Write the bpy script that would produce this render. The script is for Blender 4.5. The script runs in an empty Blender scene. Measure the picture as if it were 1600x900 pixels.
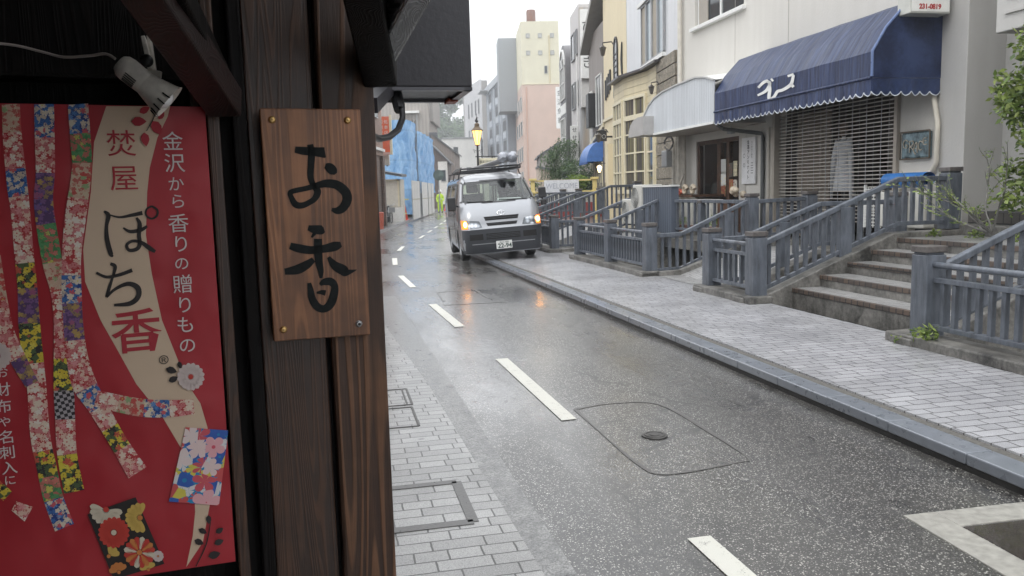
import bpy, bmesh, math, random
from mathutils import Vector, Matrix
from mathutils.geometry import tessellate_polygon
random.seed(7)
R=math.radians
scn=bpy.context.scene
# ------------------------------------------------------------ camera, sky, sun, exposure
F=1250.; RHO=R(1.6); PIT=R(6.84); H=1.5
TH=R(12.4)                                   # the near street runs 12.4 degrees left of the view
r_=Vector((1,0,0)); D_=Vector((0,-math.sin(PIT),-math.cos(PIT))); F_=Vector((0,math.cos(PIT),-math.sin(PIT)))
ex=math.cos(RHO)*r_+math.sin(RHO)*D_; up=-(-math.sin(RHO)*r_+math.cos(RHO)*D_)
cd=bpy.data.cameras.new('camera'); cam=bpy.data.objects.new('camera',cd); scn.collection.objects.link(cam)
M=Matrix((ex,up,-F_)).transposed().to_4x4(); M.translation=Vector((0,0,H)); cam.matrix_world=M
cd.sensor_width=36; cd.lens=36*F/1600; cd.clip_start=.02; cd.clip_end=2000; scn.camera=cam
w=bpy.data.worlds.new('World'); scn.world=w; w.use_nodes=True
wt=w.node_tree; wt.nodes.clear()
def wn(t,**k):
    n=wt.nodes.new(t)
    for a,b in k.items(): setattr(n,a,b)
    return n
bg=wn('ShaderNodeBackground'); wo=wn('ShaderNodeOutputWorld'); wt.links.new(bg.outputs[0],wo.inputs[0])
sky=wn('ShaderNodeTexSky',sky_type='NISHITA'); sky.sun_disc=False; sky.sun_elevation=R(50); sky.sun_rotation=R(150)
hs=wn('ShaderNodeHueSaturation'); hs.inputs['Saturation'].default_value=.12; hs.inputs['Value'].default_value=.9; wt.links.new(sky.outputs[0],hs.inputs['Color'])
tc=wn('ShaderNodeTexCoord'); sx=wn('ShaderNodeSeparateXYZ'); wt.links.new(tc.outputs['Generated'],sx.inputs[0])
cr=wn('ShaderNodeValToRGB'); wt.links.new(sx.outputs['Z'],cr.inputs[0])
e=cr.color_ramp.elements; e[0].position=0; e[0].color=(.80,.815,.84,1); e[1].position=1; e[1].color=(1.62,1.66,1.72,1)
m_=e=cr.color_ramp.elements.new(.3); m_.color=(1.08,1.10,1.13,1)
nz=wn('ShaderNodeTexNoise'); nz.inputs['Scale'].default_value=2.2; nz.inputs['Detail'].default_value=3; wt.links.new(tc.outputs['Generated'],nz.inputs[0])
mr=wn('ShaderNodeMapRange'); wt.links.new(nz.outputs[0],mr.inputs[0]); mr.inputs[3].default_value=8.6; mr.inputs[4].default_value=11.2
mx=wn('ShaderNodeVectorMath',operation='SCALE'); wt.links.new(cr.outputs[0],mx.inputs[0]); wt.links.new(mr.outputs[0],mx.inputs['Scale'])
mm=wn('ShaderNodeMix',data_type='RGBA'); mm.inputs[0].default_value=.9; wt.links.new(hs.outputs[0],mm.inputs[6]); wt.links.new(mx.outputs[0],mm.inputs[7])
wt.links.new(mm.outputs[2],bg.inputs[0]); bg.inputs[1].default_value=.1
sl=bpy.data.lights.new('sun','SUN'); sl.energy=.6; sl.angle=R(25); sl.color=(1,.97,.92)
so=bpy.data.objects.new('sun',sl); scn.collection.objects.link(so); so.rotation_euler=(R(40),0,R(-30))
vs=scn.view_settings; vs.view_transform='Standard'; vs.look='None'; vs.gamma=1; vs.use_curve_mapping=False; vs.exposure=.78
try:
    scn.cycles.max_bounces=6; scn.cycles.transparent_max_bounces=8; scn.cycles.caustics_reflective=False; scn.cycles.caustics_refractive=False; scn.cycles.sample_clamp_indirect=6
except Exception: pass
# ------------------------------------------------------------ frames
nT=Vector((math.cos(TH),math.sin(TH),0)); dS=Vector((-math.sin(TH),math.cos(TH),0))
def ray(px,py):
    a=(px-800)*math.cos(RHO)-(py-450)*math.sin(RHO); b=(px-800)*math.sin(RHO)+(py-450)*math.cos(RHO)
    return a*r_+b*D_+F*F_
def gnd(px,py,z=0):
    q=ray(px,py); k=(z-H)/q.z; return Vector((q.x*k,q.y*k,z))
def atY(px,py,Y):
    q=ray(px,py); k=Y/q.y; return Vector((q.x*k,Y,H+q.z*k))
def stw(t,s,z=0): return nT*t+dS*s+Vector((0,0,z))
# shop wall frame: u along the wall, v into it
WA=R(66.7); wu=Vector((math.sin(WA),math.cos(WA),0)); wv=Vector((-math.cos(WA),math.sin(WA),0)); W0=atY(490,350,1.45); W0.z=0
WROT=math.atan2(wu.y,wu.x)
def wp(px,py,off=0):
    q=ray(px,py); o=Vector((0,0,H))-(W0+wv*off); k=-o.dot(wv)/q.dot(wv); P=Vector((0,0,H))+q*k-W0
    return (P.dot(wu),P.z)
# ------------------------------------------------------------ objects
COL=scn.collection
def tag(o,label=None,cat=None,group=None,kind=None):
    if label: o['label']=label
    if cat: o['category']=cat
    if group: o['group']=group
    if kind: o['kind']=kind
    return o
def thing(name,label,cat,loc=(0,0,0),rz=0,group=None,fr='st'):
    o=bpy.data.objects.new(name,None); COL.objects.link(o); o.empty_display_size=.1
    if fr=='st': o.location=stw(*loc); o.rotation_euler=(0,0,TH+rz)
    elif fr=='wall': o.location=W0+wu*loc[0]+wv*loc[1]+Vector((0,0,loc[2])); o.rotation_euler=(0,0,WROT+rz)
    else: o.location=Vector(loc); o.rotation_euler=(0,0,rz)
    return tag(o,label,cat,group)
class MB:
    def __init__(s): s.v=[];s.f=[];s.m=[]
    def add(s,v,f,m=0):
        b=len(s.v); s.v+=[tuple(q) for q in v]; s.f+=[tuple(i+b for i in q) for q in f]; s.m+=[m]*len(f); return s
    def box(s,a,b,m=0):
        x0,y0,z0=a;x1,y1,z1=b
        return s.add([(x0,y0,z0),(x1,y0,z0),(x1,y1,z0),(x0,y1,z0),(x0,y0,z1),(x1,y0,z1),(x1,y1,z1),(x0,y1,z1)],[(0,3,2,1),(4,5,6,7),(0,1,5,4),(1,2,6,5),(2,3,7,6),(3,0,4,7)],m)
    def hexa(s,p,m=0): return s.add(p,[(0,3,2,1),(4,5,6,7),(0,1,5,4),(1,2,6,5),(2,3,7,6),(3,0,4,7)],m)
    def bar(s,a,b,w,h,m=0,up=(0,0,1)):
        a=Vector(a);b=Vector(b);d=(b-a).normalized();u=Vector(up)
        if abs(d.dot(u))>.99: u=Vector((0,1,0))
        x=d.cross(u).normalized()*w/2; y=x.cross(d).normalized()*h/2
        return s.hexa([a-x-y,b-x-y,b+x-y,a+x-y,a-x+y,b-x+y,b+x+y,a+x+y],m)
    def tube(s,pts,r,n=8,m=0,caps=True):
        pts=[Vector(p) for p in pts]; k=len(pts); rr=r if isinstance(r,(list,tuple)) else [r]*k
        vs=[];pu=None
        for i,p in enumerate(pts):
            d=(pts[min(i+1,k-1)]-pts[max(i-1,0)]).normalized()
            if pu is None: pu=Vector((0,0,1)) if abs(d.z)<.9 else Vector((1,0,0))
            x=d.cross(pu)
            if x.length<1e-4: x=d.orthogonal()
            x.normalize(); y=x.cross(d).normalized(); pu=y
            for j in range(n):
                a=2*math.pi*j/n; vs.append(p+x*math.cos(a)*rr[i]+y*math.sin(a)*rr[i])
        fs=[(i*n+j,i*n+(j+1)%n,(i+1)*n+(j+1)%n,(i+1)*n+j) for i in range(k-1) for j in range(n)]
        if caps: fs+=[tuple(range(n))[::-1],tuple(range((k-1)*n,k*n))]
        return s.add(vs,fs,m)
    def lathe(s,prof,n=24,m=0,mat=None):
        vs=[(r*math.cos(2*math.pi*j/n),r*math.sin(2*math.pi*j/n),z) for r,z in prof for j in range(n)]
        if mat is not None: vs=[mat@Vector(q) for q in vs]
        fs=[(i*n+j,i*n+(j+1)%n,(i+1)*n+(j+1)%n,(i+1)*n+j) for i in range(len(prof)-1) for j in range(n)]
        return s.add(vs,fs,m)
    def ball(s,c,r,m=0,n=10):
        rx,ry,rz=(r,r,r) if not isinstance(r,(tuple,list)) else r
        prof=[(math.sin(math.pi*i/n)+1e-4,-math.cos(math.pi*i/n)) for i in range(n+1)]
        return s.lathe(prof,n+4,m,Matrix.Translation(Vector(c))@Matrix.Diagonal((rx,ry,rz,1)))
    def prism(s,poly,dirv,m=0):
        n=len(poly); p=[Vector(q) for q in poly]; d=Vector(dirv)
        return s.add(p+[q+d for q in p],[tuple(range(n))[::-1],tuple(range(n,2*n))]+[(i,(i+1)%n,n+(i+1)%n,n+i) for i in range(n)],m)
    def poly(s,p,m=0): return s.add(p,[tuple(range(len(p)))],m)
    def build(s,name,mat,parent=None,smooth=False,bevel=0,st=False,kind=None):
        me=bpy.data.meshes.new(name); me.from_pydata(s.v,[],s.f)
        for mt in (mat if isinstance(mat,(list,tuple)) else [mat]): me.materials.append(mt)
        for i,p in enumerate(me.polygons): p.material_index=s.m[i]
        bm=bmesh.new(); bm.from_mesh(me); bmesh.ops.recalc_face_normals(bm,faces=bm.faces)
        if smooth:
            for f in bm.faces: f.smooth=True
            for e in bm.edges:
                if len(e.link_faces)==2 and e.calc_face_angle(0)>R(38): e.smooth=False
        bm.to_mesh(me); bm.free()
        o=bpy.data.objects.new(name,me); COL.objects.link(o)
        if parent is not None: o.parent=parent
        if st: o.rotation_euler=(0,0,TH)
        if bevel:
            b=o.modifiers.new('bevel','BEVEL'); b.width=bevel; b.segments=2; b.limit_method='ANGLE'; b.angle_limit=R(40)
        if kind: o['kind']=kind
        return o
def copy_tree(o,parent=None):
    c=o.copy(); COL.objects.link(c); c.parent=parent if parent is not None else o.parent
    for ch in list(o.children): copy_tree(ch,c)
    return c
FSTREET=Matrix(((0,0,-1),(-1,0,0),(0,1,0))).to_4x4()        # text facing the street (local -x), reads from far to near
FCAM=Matrix(((1,0,0),(0,0,-1),(0,1,0))).to_4x4()            # text facing local -y
def text(name,s,size,mat,parent,loc,rot=FCAM,ext=.001,vertical=False,sx=1.,bold=0,roll=0,al='CENTER'):
    cu=bpy.data.curves.new(name,'FONT'); cu.body='\n'.join(s) if vertical else s
    cu.size=size; cu.extrude=ext; cu.align_x=al; cu.align_y='CENTER'; cu.offset=bold
    if vertical: cu.space_line=vertical if vertical is not True else 1.0
    o=bpy.data.objects.new(name,cu); COL.objects.link(o)
    bpy.context.view_layer.update()
    me=bpy.data.meshes.new_from_object(o.evaluated_get(bpy.context.evaluated_depsgraph_get())); me.name=name
    bpy.data.objects.remove(o); bpy.data.curves.remove(cu)
    me.materials.clear(); me.materials.append(mat)
    o=bpy.data.objects.new(name,me); COL.objects.link(o); o.parent=parent
    o.matrix_local=Matrix.Translation(Vector(loc))@rot@Matrix.Rotation(roll,4,'Z')@Matrix.Diagonal((sx,1,1,1))
    return o
def smoothpts(p,n=6):
    out=[]
    for i in range(len(p)-1):
        a=p[max(i-1,0)];b=p[i];c=p[i+1];d=p[min(i+2,len(p)-1)]
        for k in range(n):
            t=k/n
            out.append(tuple(.5*((2*b[j])+(-a[j]+c[j])*t+(2*a[j]-5*b[j]+4*c[j]-d[j])*t*t+(-a[j]+3*b[j]-3*c[j]+d[j])*t**3) for j in range(len(b))))
    out.append(tuple(p[-1])); return out
def ribbon(mb,pts,fn,th,n=6,m=0,closed=False):
    """pts (x,y,width) drawn flat on the plane fn(x,y,depth)->xyz, with thickness th"""
    q=smoothpts(pts,n); L=[];Rr=[]
    for i,(x,y,wd) in enumerate(q):
        a=q[max(i-1,0)];b=q[min(i+1,len(q)-1)]; dx,dy=b[0]-a[0],b[1]-a[1]; l=math.hypot(dx,dy) or 1
        nx,ny=-dy/l*wd/2,dx/l*wd/2
        L.append((x+nx,y+ny));Rr.append((x-nx,y-ny))
    k=len(q); v=[fn(a,b,0) for a,b in L]+[fn(a,b,0) for a,b in Rr]+[fn(a,b,th) for a,b in L]+[fn(a,b,th) for a,b in Rr]
    f=[]
    for i in range(k-1):
        f+=[(2*k+i,2*k+i+1,3*k+i+1,3*k+i),(i,i+1,2*k+i+1,2*k+i),(k+i,3*k+i,3*k+i+1,k+i+1)]
    f+=[(0,2*k,3*k,k),(k-1,2*k-1,4*k-1,3*k-1)]
    mb.add(v,f,m)
# ------------------------------------------------------------ materials
class NT:
    def __init__(s,name):
        s.m=bpy.data.materials.new(name); s.m.use_nodes=True; s.t=s.m.node_tree; s.b=s.t.nodes['Principled BSDF']
        s.o=s.t.nodes['Material Output']
        s.co=s.t.nodes.new('ShaderNodeTexCoord').outputs['Object']
    def n(s,t,**k):
        x=s.t.nodes.new(t)
        for a,b in k.items(): setattr(x,a,b)
        return x
    def set(s,inp,val):
        if isinstance(val,bpy.types.NodeSocket): s.t.links.new(val,inp)
        elif hasattr(val,'__len__') and len(val)==3 and hasattr(inp.default_value,'__len__') and len(inp.default_value)==4: inp.default_value=(*val,1)
        else: inp.default_value=val
    def math(s,op,a,b=0,c=None,clamp=False):
        x=s.n('ShaderNodeMath',operation=op); x.use_clamp=clamp; s.set(x.inputs[0],a); s.set(x.inputs[1],b)
        if c is not None: s.set(x.inputs[2],c)
        return x.outputs[0]
    def map(s,v,sc=(1,1,1),loc=(0,0,0),rot=(0,0,0)):
        x=s.n('ShaderNodeMapping'); s.set(x.inputs[0],v); x.inputs['Scale'].default_value=sc; x.inputs['Location'].default_value=loc; x.inputs['Rotation'].default_value=rot
        return x.outputs[0]
    def noise(s,v,sc,det=4,ro=.55,dist=0):
        x=s.n('ShaderNodeTexNoise'); s.set(x.inputs['Vector'],v); x.inputs['Scale'].default_value=sc; x.inputs['Detail'].default_value=det; x.inputs['Roughness'].default_value=ro; x.inputs['Distortion'].default_value=dist
        return x.outputs[0]
    def vor(s,v,sc,feat='F1',rnd=1,out='Distance'):
        x=s.n('ShaderNodeTexVoronoi',feature=feat); s.set(x.inputs['Vector'],v); x.inputs['Scale'].default_value=sc; x.inputs['Randomness'].default_value=rnd
        return x.outputs[out] if out else x
    def ramp(s,f,st,interp='LINEAR'):
        x=s.n('ShaderNodeValToRGB'); s.set(x.inputs[0],f); cr=x.color_ramp; cr.interpolation=interp
        while len(cr.elements)<len(st): cr.elements.new(.5)
        for e,(p,c) in zip(cr.elements,st):
            e.position=p; e.color=(c,c,c,1) if not hasattr(c,'__len__') else (*c,1)
        return x.outputs[0]
    def rng(s,f,a,b,c,d):
        x=s.n('ShaderNodeMapRange'); s.set(x.inputs[0],f)
        for i,q in enumerate((a,b,c,d)): s.set(x.inputs[i+1],q)
        return x.outputs[0]
    def mix(s,f,a,b,bl='MIX'):
        x=s.n('ShaderNodeMix',data_type='RGBA',blend_type=bl); s.set(x.inputs[0],f); s.set(x.inputs[6],a); s.set(x.inputs[7],b); return x.outputs[2]
    def bump(s,h,st=.3,dist=.01,nrm=None):
        x=s.n('ShaderNodeBump'); s.set(x.inputs['Height'],h); x.inputs['Strength'].default_value=st; x.inputs['Distance'].default_value=dist
        if nrm is not None: s.set(x.inputs['Normal'],nrm)
        return x.outputs[0]
    def P(s,**k):
        for a,b in k.items(): s.set(s.b.inputs[a.replace('_',' ')],b)
        return s.m
def plain(name,col,rough=.5,metal=0,var=.12,sc=6,bump=.0,bsc=60,coat=0,spec=.5):
    N=NT(name); a=N.noise(N.co,sc,5); c=N.mix(1,col,N.ramp(a,[(.25,1-var),(.75,1+var)]),'MULTIPLY')
    k=dict(Base_Color=c,Roughness=N.rng(a,.3,.7,max(rough-.08,.03),min(rough+.08,1)),Metallic=metal,Specular_IOR_Level=spec)
    if coat: k.update(Coat_Weight=coat,Coat_Roughness=.06)
    if bump: k['Normal']=N.bump(N.noise(N.co,bsc,4),bump,.005)
    return N.P(**k)
def flat(name,col,rough=.6,**k): 
    N=NT(name); return N.P(Base_Color=col,Roughness=rough,**k)
def emis(name,col,st):
    N=NT(name); return N.P(Base_Color=col,Emission_Color=col,Emission_Strength=st,Roughness=.4)
def streaky(name,col,dark,rough=.6,sc=1.2,bump=.25,amt=.6,bsc=45):
    """render / painted wall: grain bump, blotches and vertical rain streaks"""
    N=NT(name); a=N.noise(N.map(N.co,(3.5,3.5,.35)),sc,6); b=N.noise(N.co,.7,4)
    f=N.ramp(N.math('MULTIPLY',a,b),[(.18,0),(.42,1)])
    c=N.mix(N.math('MULTIPLY',N.math('SUBTRACT',1,f),amt),col,dark)
    return N.P(Base_Color=c,Roughness=rough,Normal=N.bump(N.noise(N.co,bsc,6,.65),bump,.008))
def m_asphalt():
    N=NT('wet_asphalt'); co=N.co
    v=N.vor(N.map(co,(1,1,.001)),122,out=None); rnd=N.n('ShaderNodeSeparateColor'); N.set(rnd.inputs[0],v.outputs['Color'])
    big=N.noise(co,1.1,5,.6); mid=N.noise(co,6,3)
    dens=N.rng(big,.3,.7,.20,.42)
    sp=N.math('GREATER_THAN',rnd.outputs[0],dens)
    shape=N.math('LESS_THAN',v.outputs['Distance'],N.rng(rnd.outputs[1],0,1,.24,.50))
    sp=N.math('MULTIPLY',sp,shape)
    base=N.mix(N.ramp(mid,[(.3,0),(.7,1)]),(.022,.021,.020),(.046,.044,.041))
    stone=N.ramp(rnd.outputs[2],[(0,(.13,.12,.11)),(.55,(.34,.33,.30)),(1,(.72,.70,.64))])
    sepx=N.n('ShaderNodeSeparateXYZ'); N.set(sepx.inputs[0],co); wx=N.math('ADD',sepx.outputs[0],N.math('MULTIPLY',N.noise(N.map(co,(.3,.3,1)),1,2),.5))
    track=N.ramp(N.math('SINE',N.math('MULTIPLY',wx,5.2)),[(.15,0),(.95,1)])                 # bands polished by tyres
    cw=N.n('ShaderNodeVectorMath',operation='MULTIPLY_ADD'); cn=N.n('ShaderNodeTexNoise'); cn.inputs['Scale'].default_value=5; cn.inputs['Detail'].default_value=5; N.set(cn.inputs[0],co); N.set(cw.inputs[0],cn.outputs['Color']); cw.inputs[1].default_value=(.35,.35,0); N.set(cw.inputs[2],co)
    crk=N.math('MULTIPLY',N.math('LESS_THAN',N.vor(cw.outputs[0],.55,'DISTANCE_TO_EDGE'),.006),N.math('GREATER_THAN',N.noise(co,.9,3),.50))
    c=N.mix(N.math('MULTIPLY',sp,N.rng(track,0,1,.95,.70)),base,stone); c=N.mix(N.math('MULTIPLY',crk,.8),c,(.012,.012,.012))
    c=N.mix(1,c,N.ramp(N.noise(co,.55,5,.65),[(.35,.72),(.62,1.12)]),'MULTIPLY')
    patch=N.ramp(N.noise(N.map(co,(1.3,.45,1)),.9,5,.6),[(.40,0),(.62,1)])     # where the water film lies
    seam=N.noise(co,25,3)
    rough=N.math('SUBTRACT',N.rng(patch,0,1,.42,.24),N.math('MULTIPLY',track,.07))
    drops=N.vor(co,7,rnd=1); rip=N.math('SINE',N.math('MULTIPLY',drops,90)); rip=N.math('MULTIPLY',rip,N.ramp(drops,[(.0,1),(.28,0)]))
    hgt=N.math('ADD',N.math('MULTIPLY',v.outputs['Distance'],-.6),N.math('MULTIPLY',seam,.5))
    nb=N.bump(hgt,.32,.005); nb=N.bump(rip,.10,.004,nb)
    nc=N.bump(N.noise(N.map(co,(1,.6,1)),22,4,.6),.13,.02); nc=N.bump(rip,.12,.004,nc)
    return N.P(Base_Color=c,Roughness=rough,Normal=nb,Specular_IOR_Level=.8,Coat_Weight=N.rng(patch,0,1,.5,1),Coat_Roughness=N.rng(patch,0,1,.24,.11),Coat_IOR=1.55,Coat_Normal=nc)
def m_pavers(name,bw,rh,c1,c2,mort,wet=.25,rot=0,spec=1):
    N=NT(name); co=N.map(N.co,(1,1,1),(.03,.02,0),(0,0,rot)); b=N.n('ShaderNodeTexBrick'); N.set(b.inputs[0],co)
    wob=N.n('ShaderNodeVectorMath',operation='MULTIPLY_ADD'); ns=N.n('ShaderNodeTexNoise'); ns.inputs['Scale'].default_value=14; N.set(ns.inputs[0],co)
    N.set(wob.inputs[0],ns.outputs['Color']); wob.inputs[1].default_value=(.008,.008,0); N.set(wob.inputs[2],co); N.set(b.inputs[0],wob.outputs[0])
    b.offset=.4; b.squash=.62; b.squash_frequency=3; b.offset_frequency=2
    for k,x in (('Scale',1),('Mortar Size',.0045),('Mortar Smooth',.15),('Brick Width',bw),('Row Height',rh),('Bias',0)): b.inputs[k].default_value=x
    N.set(b.inputs['Color1'],c1); N.set(b.inputs['Color2'],c2); N.set(b.inputs['Mortar'],mort)
    gr=N.noise(co,230,2,.8); blot=N.noise(co,1.6,5)
    c=N.mix(1,b.outputs['Color'],N.ramp(gr,[(.32,.5),(.68,1.45)]),'MULTIPLY'); c=N.mix(1,c,N.ramp(blot,[(.3,.76),(.7,1.1)]),'MULTIPLY'); c=N.mix(1,c,N.ramp(N.vor(co,2.3),[(.035,.6),(.06,1)]),'MULTIPLY')
    patch=N.ramp(N.noise(co,1.2,5,.6),[(.30,.2),(.75,.8)])
    h=N.math('SUBTRACT',N.math('MULTIPLY',gr,.3),b.outputs['Fac'])
    return N.P(Base_Color=c,Roughness=N.rng(patch,0,1,.42,.24),Normal=N.bump(h,.45,.006),Coat_Weight=N.math('MULTIPLY',patch,wet*3),Coat_Roughness=.14,Coat_IOR=1.33,Coat_Normal=N.bump(N.noise(co,14,3),.1,.01))
def m_wood(name,dark,light,sc=1.,rough=.45,axis='z',knots=True,bump=.5,coat=0.):
    """flat-sawn grain: contour lines of a smooth field stretched along the board"""
    N=NT(name); a,b=(14,1.1) if knots else (16,.55)
    s={'z':(a,a,b),'x':(b,a,a),'y':(a,b,a)}[axis]; s=tuple(q*sc for q in s)
    fld=N.noise(N.map(N.co,s),1,1.5,.4,.25); ln=N.math('SINE',N.math('MULTIPLY',fld,170 if knots else 210))
    fs={'z':(1,1,.03),'x':(.03,1,1),'y':(1,.03,1)}[axis]
    fine=N.noise(N.map(N.co,tuple(q*420 for q in fs)),1,3,.6); mid=N.noise(N.map(N.co,tuple(q*60 for q in fs)),1,3,.6); blot=N.noise(N.co,7*sc,5,.6)
    g=N.ramp(ln,[(0,0),(.75,1)]); f=N.math('ADD',N.math('MULTIPLY',g,.42 if knots else .25),N.math('ADD',N.math('MULTIPLY',fine,.28),N.math('MULTIPLY',mid,.45)))
    c=N.mix(N.ramp(f,[(.28,0),(.85,1)]),dark,light); c=N.mix(1,c,N.ramp(blot,[(.28,.45),(.72,1.35)]),'MULTIPLY')
    return N.P(Base_Color=c,Roughness=N.rng(f,0,1,rough-.1,rough+.15),Normal=N.bump(f,bump,.002),Coat_Weight=coat,Coat_Roughness=.3)
def m_brick(name,c1,c2,mort,bw=.22,rh=.07,face='y'):
    N=NT(name); co=N.map(N.co,(1,1,1),(0,0,0),(R(90),0,0) if face=='y' else (R(90),0,R(90)))
    sep=N.n('ShaderNodeSeparateXYZ'); N.set(sep.inputs[0],N.co); cb=N.n('ShaderNodeCombineXYZ')
    N.set(cb.inputs[0],N.math('ADD',sep.outputs[0],sep.outputs[1])); N.set(cb.inputs[1],sep.outputs[2])
    b=N.n('ShaderNodeTexBrick'); N.set(b.inputs[0],cb.outputs[0])
    for k,x in (('Scale',1),('Mortar Size',.008),('Brick Width',bw),('Row Height',rh)): b.inputs[k].default_value=x
    N.set(b.inputs['Color1'],c1); N.set(b.inputs['Color2'],c2); N.set(b.inputs['Mortar'],mort)
    c=N.mix(1,b.outputs['Color'],N.ramp(N.noise(N.co,.8,5),[(.3,.75),(.7,1.15)]),'MULTIPLY')
    return N.P(Base_Color=c,Roughness=.6,Normal=N.bump(b.outputs['Fac'],-.3,.01))
def m_corr(name,col,sc,rough=.4,metal=0,bump=.6,axis='h',stain=None,dir_=(1,1,0)):
    """corrugated / ribbed sheet: ribs across (x+y) or lap lines along z"""
    N=NT(name); sep=N.n('ShaderNodeSeparateXYZ'); N.set(sep.inputs[0],N.co)
    f=N.math('ADD',N.math('MULTIPLY',sep.outputs[0],dir_[0]),N.math('MULTIPLY',sep.outputs[1],dir_[1])) if axis=='h' else sep.outputs[2]
    x=N.math('FRACT',N.math('MULTIPLY',f,sc))
    h=N.ramp(x,[(0,0),(.12,1),(.5,1),(.62,0)]) if axis=='h' else N.ramp(x,[(0,0),(.06,.75),(1,1)])
    line=N.ramp(x,[(0,.62),(.08,1),(.94,1),(1,.7)])
    c=N.mix(1,col,line,'MULTIPLY') if axis!='h' else N.mix(1,col,N.ramp(x,[(0,.86),(.12,1),(.5,1),(.62,.86)]),'MULTIPLY')
    st=N.noise(N.map(N.co,(2.5,2.5,.3)),1.1,6)
    if stain: c=N.mix(N.ramp(st,[(.42,0),(.62,.85)]),c,stain)
    else: c=N.mix(1,c,N.ramp(st,[(.3,.82),(.7,1.05)]),'MULTIPLY')
    return N.P(Base_Color=c,Roughness=rough,Metallic=metal,Normal=N.bump(h,bump,.012))
def m_leaf(name,cols,rough=.45):
    N=NT(name); g=N.n('ShaderNodeNewGeometry'); c=N.ramp(g.outputs['Random Per Island'],[(i/(len(cols)-1),q) for i,q in enumerate(cols)])
    N.P(Base_Color=c,Roughness=rough); tr=N.n('ShaderNodeBsdfTranslucent'); N.set(tr.inputs[0],c); ms=N.n('ShaderNodeMixShader'); ms.inputs[0].default_value=.3
    N.t.links.new(N.b.outputs[0],ms.inputs[1]); N.t.links.new(tr.outputs[0],ms.inputs[2]); N.t.links.new(ms.outputs[0],N.o.inputs[0]); return N.m
def m_glass(name,tint=(.9,.95,.95),alpha=.35,rough=.03):
    """window pane: clear sheet with mirror reflection, slight tint"""
    N=NT(name); N.b.inputs['Roughness'].default_value=rough
    tr=N.n('ShaderNodeBsdfTransparent'); tr.inputs[0].default_value=(*tint,1); gl=N.n('ShaderNodeBsdfGlossy'); gl.inputs['Roughness'].default_value=rough
    fr=N.n('ShaderNodeFresnel'); fr.inputs[0].default_value=1.55; ms=N.n('ShaderNodeMixShader'); N.t.links.new(N.math('ADD',fr.outputs[0],alpha*.06,clamp=True),ms.inputs[0])
    N.t.links.new(tr.outputs[0],ms.inputs[1]); N.t.links.new(gl.outputs[0],ms.inputs[2]); N.t.links.new(ms.outputs[0],N.o.inputs[0]); return N.m
def m_flower(name,ground,petals,centre,sc,thr=.42,seed=0.,second=None):
    """chiyogami paper: five-petalled blossoms scattered on a ground colour"""
    N=NT(name); co=N.map(N.co,(1,1,1),(seed,0,seed*.7))
    sep=N.n('ShaderNodeSeparateXYZ'); N.set(sep.inputs[0],co); cb=N.n('ShaderNodeCombineXYZ'); N.set(cb.inputs[0],sep.outputs[0]); N.set(cb.inputs[1],sep.outputs[2])
    def layer(c,s,cols,cen,th,off):
        p=N.map(cb.outputs[0],(1,1,1),(off,off*.6,0)); v=N.vor(p,s,rnd=.85,out=None)
        ps=N.n('ShaderNodeVectorMath',operation='SCALE'); N.set(ps.inputs[0],v.outputs['Position']); ps.inputs['Scale'].default_value=1.
        d=N.n('ShaderNodeVectorMath',operation='SUBTRACT'); N.set(d.inputs[0],p); N.set(d.inputs[1],ps.outputs[0]); q=N.n('ShaderNodeSeparateXYZ'); N.set(q.inputs[0],d.outputs[0])
        rc=N.n('ShaderNodeSeparateColor'); N.set(rc.inputs[0],v.outputs['Color'])
        an=N.math('ADD',N.math('ARCTAN2',q.outputs[1],q.outputs[0]),N.math('MULTIPLY',rc.outputs[1],6.28))
        pet=N.math('ABSOLUTE',N.math('COSINE',N.math('MULTIPLY',an,2.5)))
        rad=N.math('MULTIPLY',N.math('ADD',.45,N.math('MULTIPLY',N.math('POWER',pet,.5),.55)),N.rng(rc.outputs[0],0,1,th*.75,th*1.2))
        ins=N.math('LESS_THAN',v.outputs['Distance'],N.math('MULTIPLY',rad,s))
        c=N.mix(ins,c,N.ramp(rc.outputs[2],[(i/len(cols),x) for i,x in enumerate(cols)],'CONSTANT'))
        return N.mix(N.math('LESS_THAN',v.outputs['Distance'],th*.2*s),c,cen)
    c=N.mix(1,ground,(1,1,1),'MULTIPLY')
    if second: c=layer(c,sc*1.7,second,ground,thr*.9,.31)
    c=layer(c,sc,petals,centre,thr,.11)
    return N.P(Base_Color=c,Roughness=.55)
MT={}
MT['asphalt']=m_asphalt()
MT['pave_r']=m_pavers('wet_granite_pavers',.22,.095,(.44,.44,.455),(.34,.34,.355),(.05,.048,.045))
MT['pave_l']=m_pavers('worn_granite_pavers',.23,.095,(.38,.375,.365),(.27,.267,.26),(.05,.048,.045))
MT['kerb']=plain('kerb_granite',(.17,.185,.21),.32,var=.12,sc=14,bump=.12,bsc=140,coat=.5)
MT['gravel']=plain('joint_grit',(.10,.095,.085),.7,var=.5,sc=60,bump=.5)
MT['conc']=plain('wet_concrete',(.17,.165,.15),.35,var=.35,sc=14,bump=.25,coat=.4)
N=NT('wet_gutter'); _v=N.vor(N.co,60); _n=N.noise(N.co,9,6,.65); _g=N.noise(N.co,115,2,.8)
MT['gutter']=N.P(Base_Color=N.mix(1,N.mix(N.ramp(_n,[(.35,0),(.6,1)]),(.085,.085,.085),(.22,.218,.21)),N.ramp(_g,[(.34,.35),(.66,1.7)]),'MULTIPLY'),Roughness=N.rng(_n,.3,.7,.25,.5),Normal=N.bump(N.math('ADD',_g,_v),.5,.005),Coat_Weight=.45,Coat_Roughness=.2)
MT['tar']=plain('tar_seam',(.095,.092,.088),.35,var=.4,sc=30,bump=.3)
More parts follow.
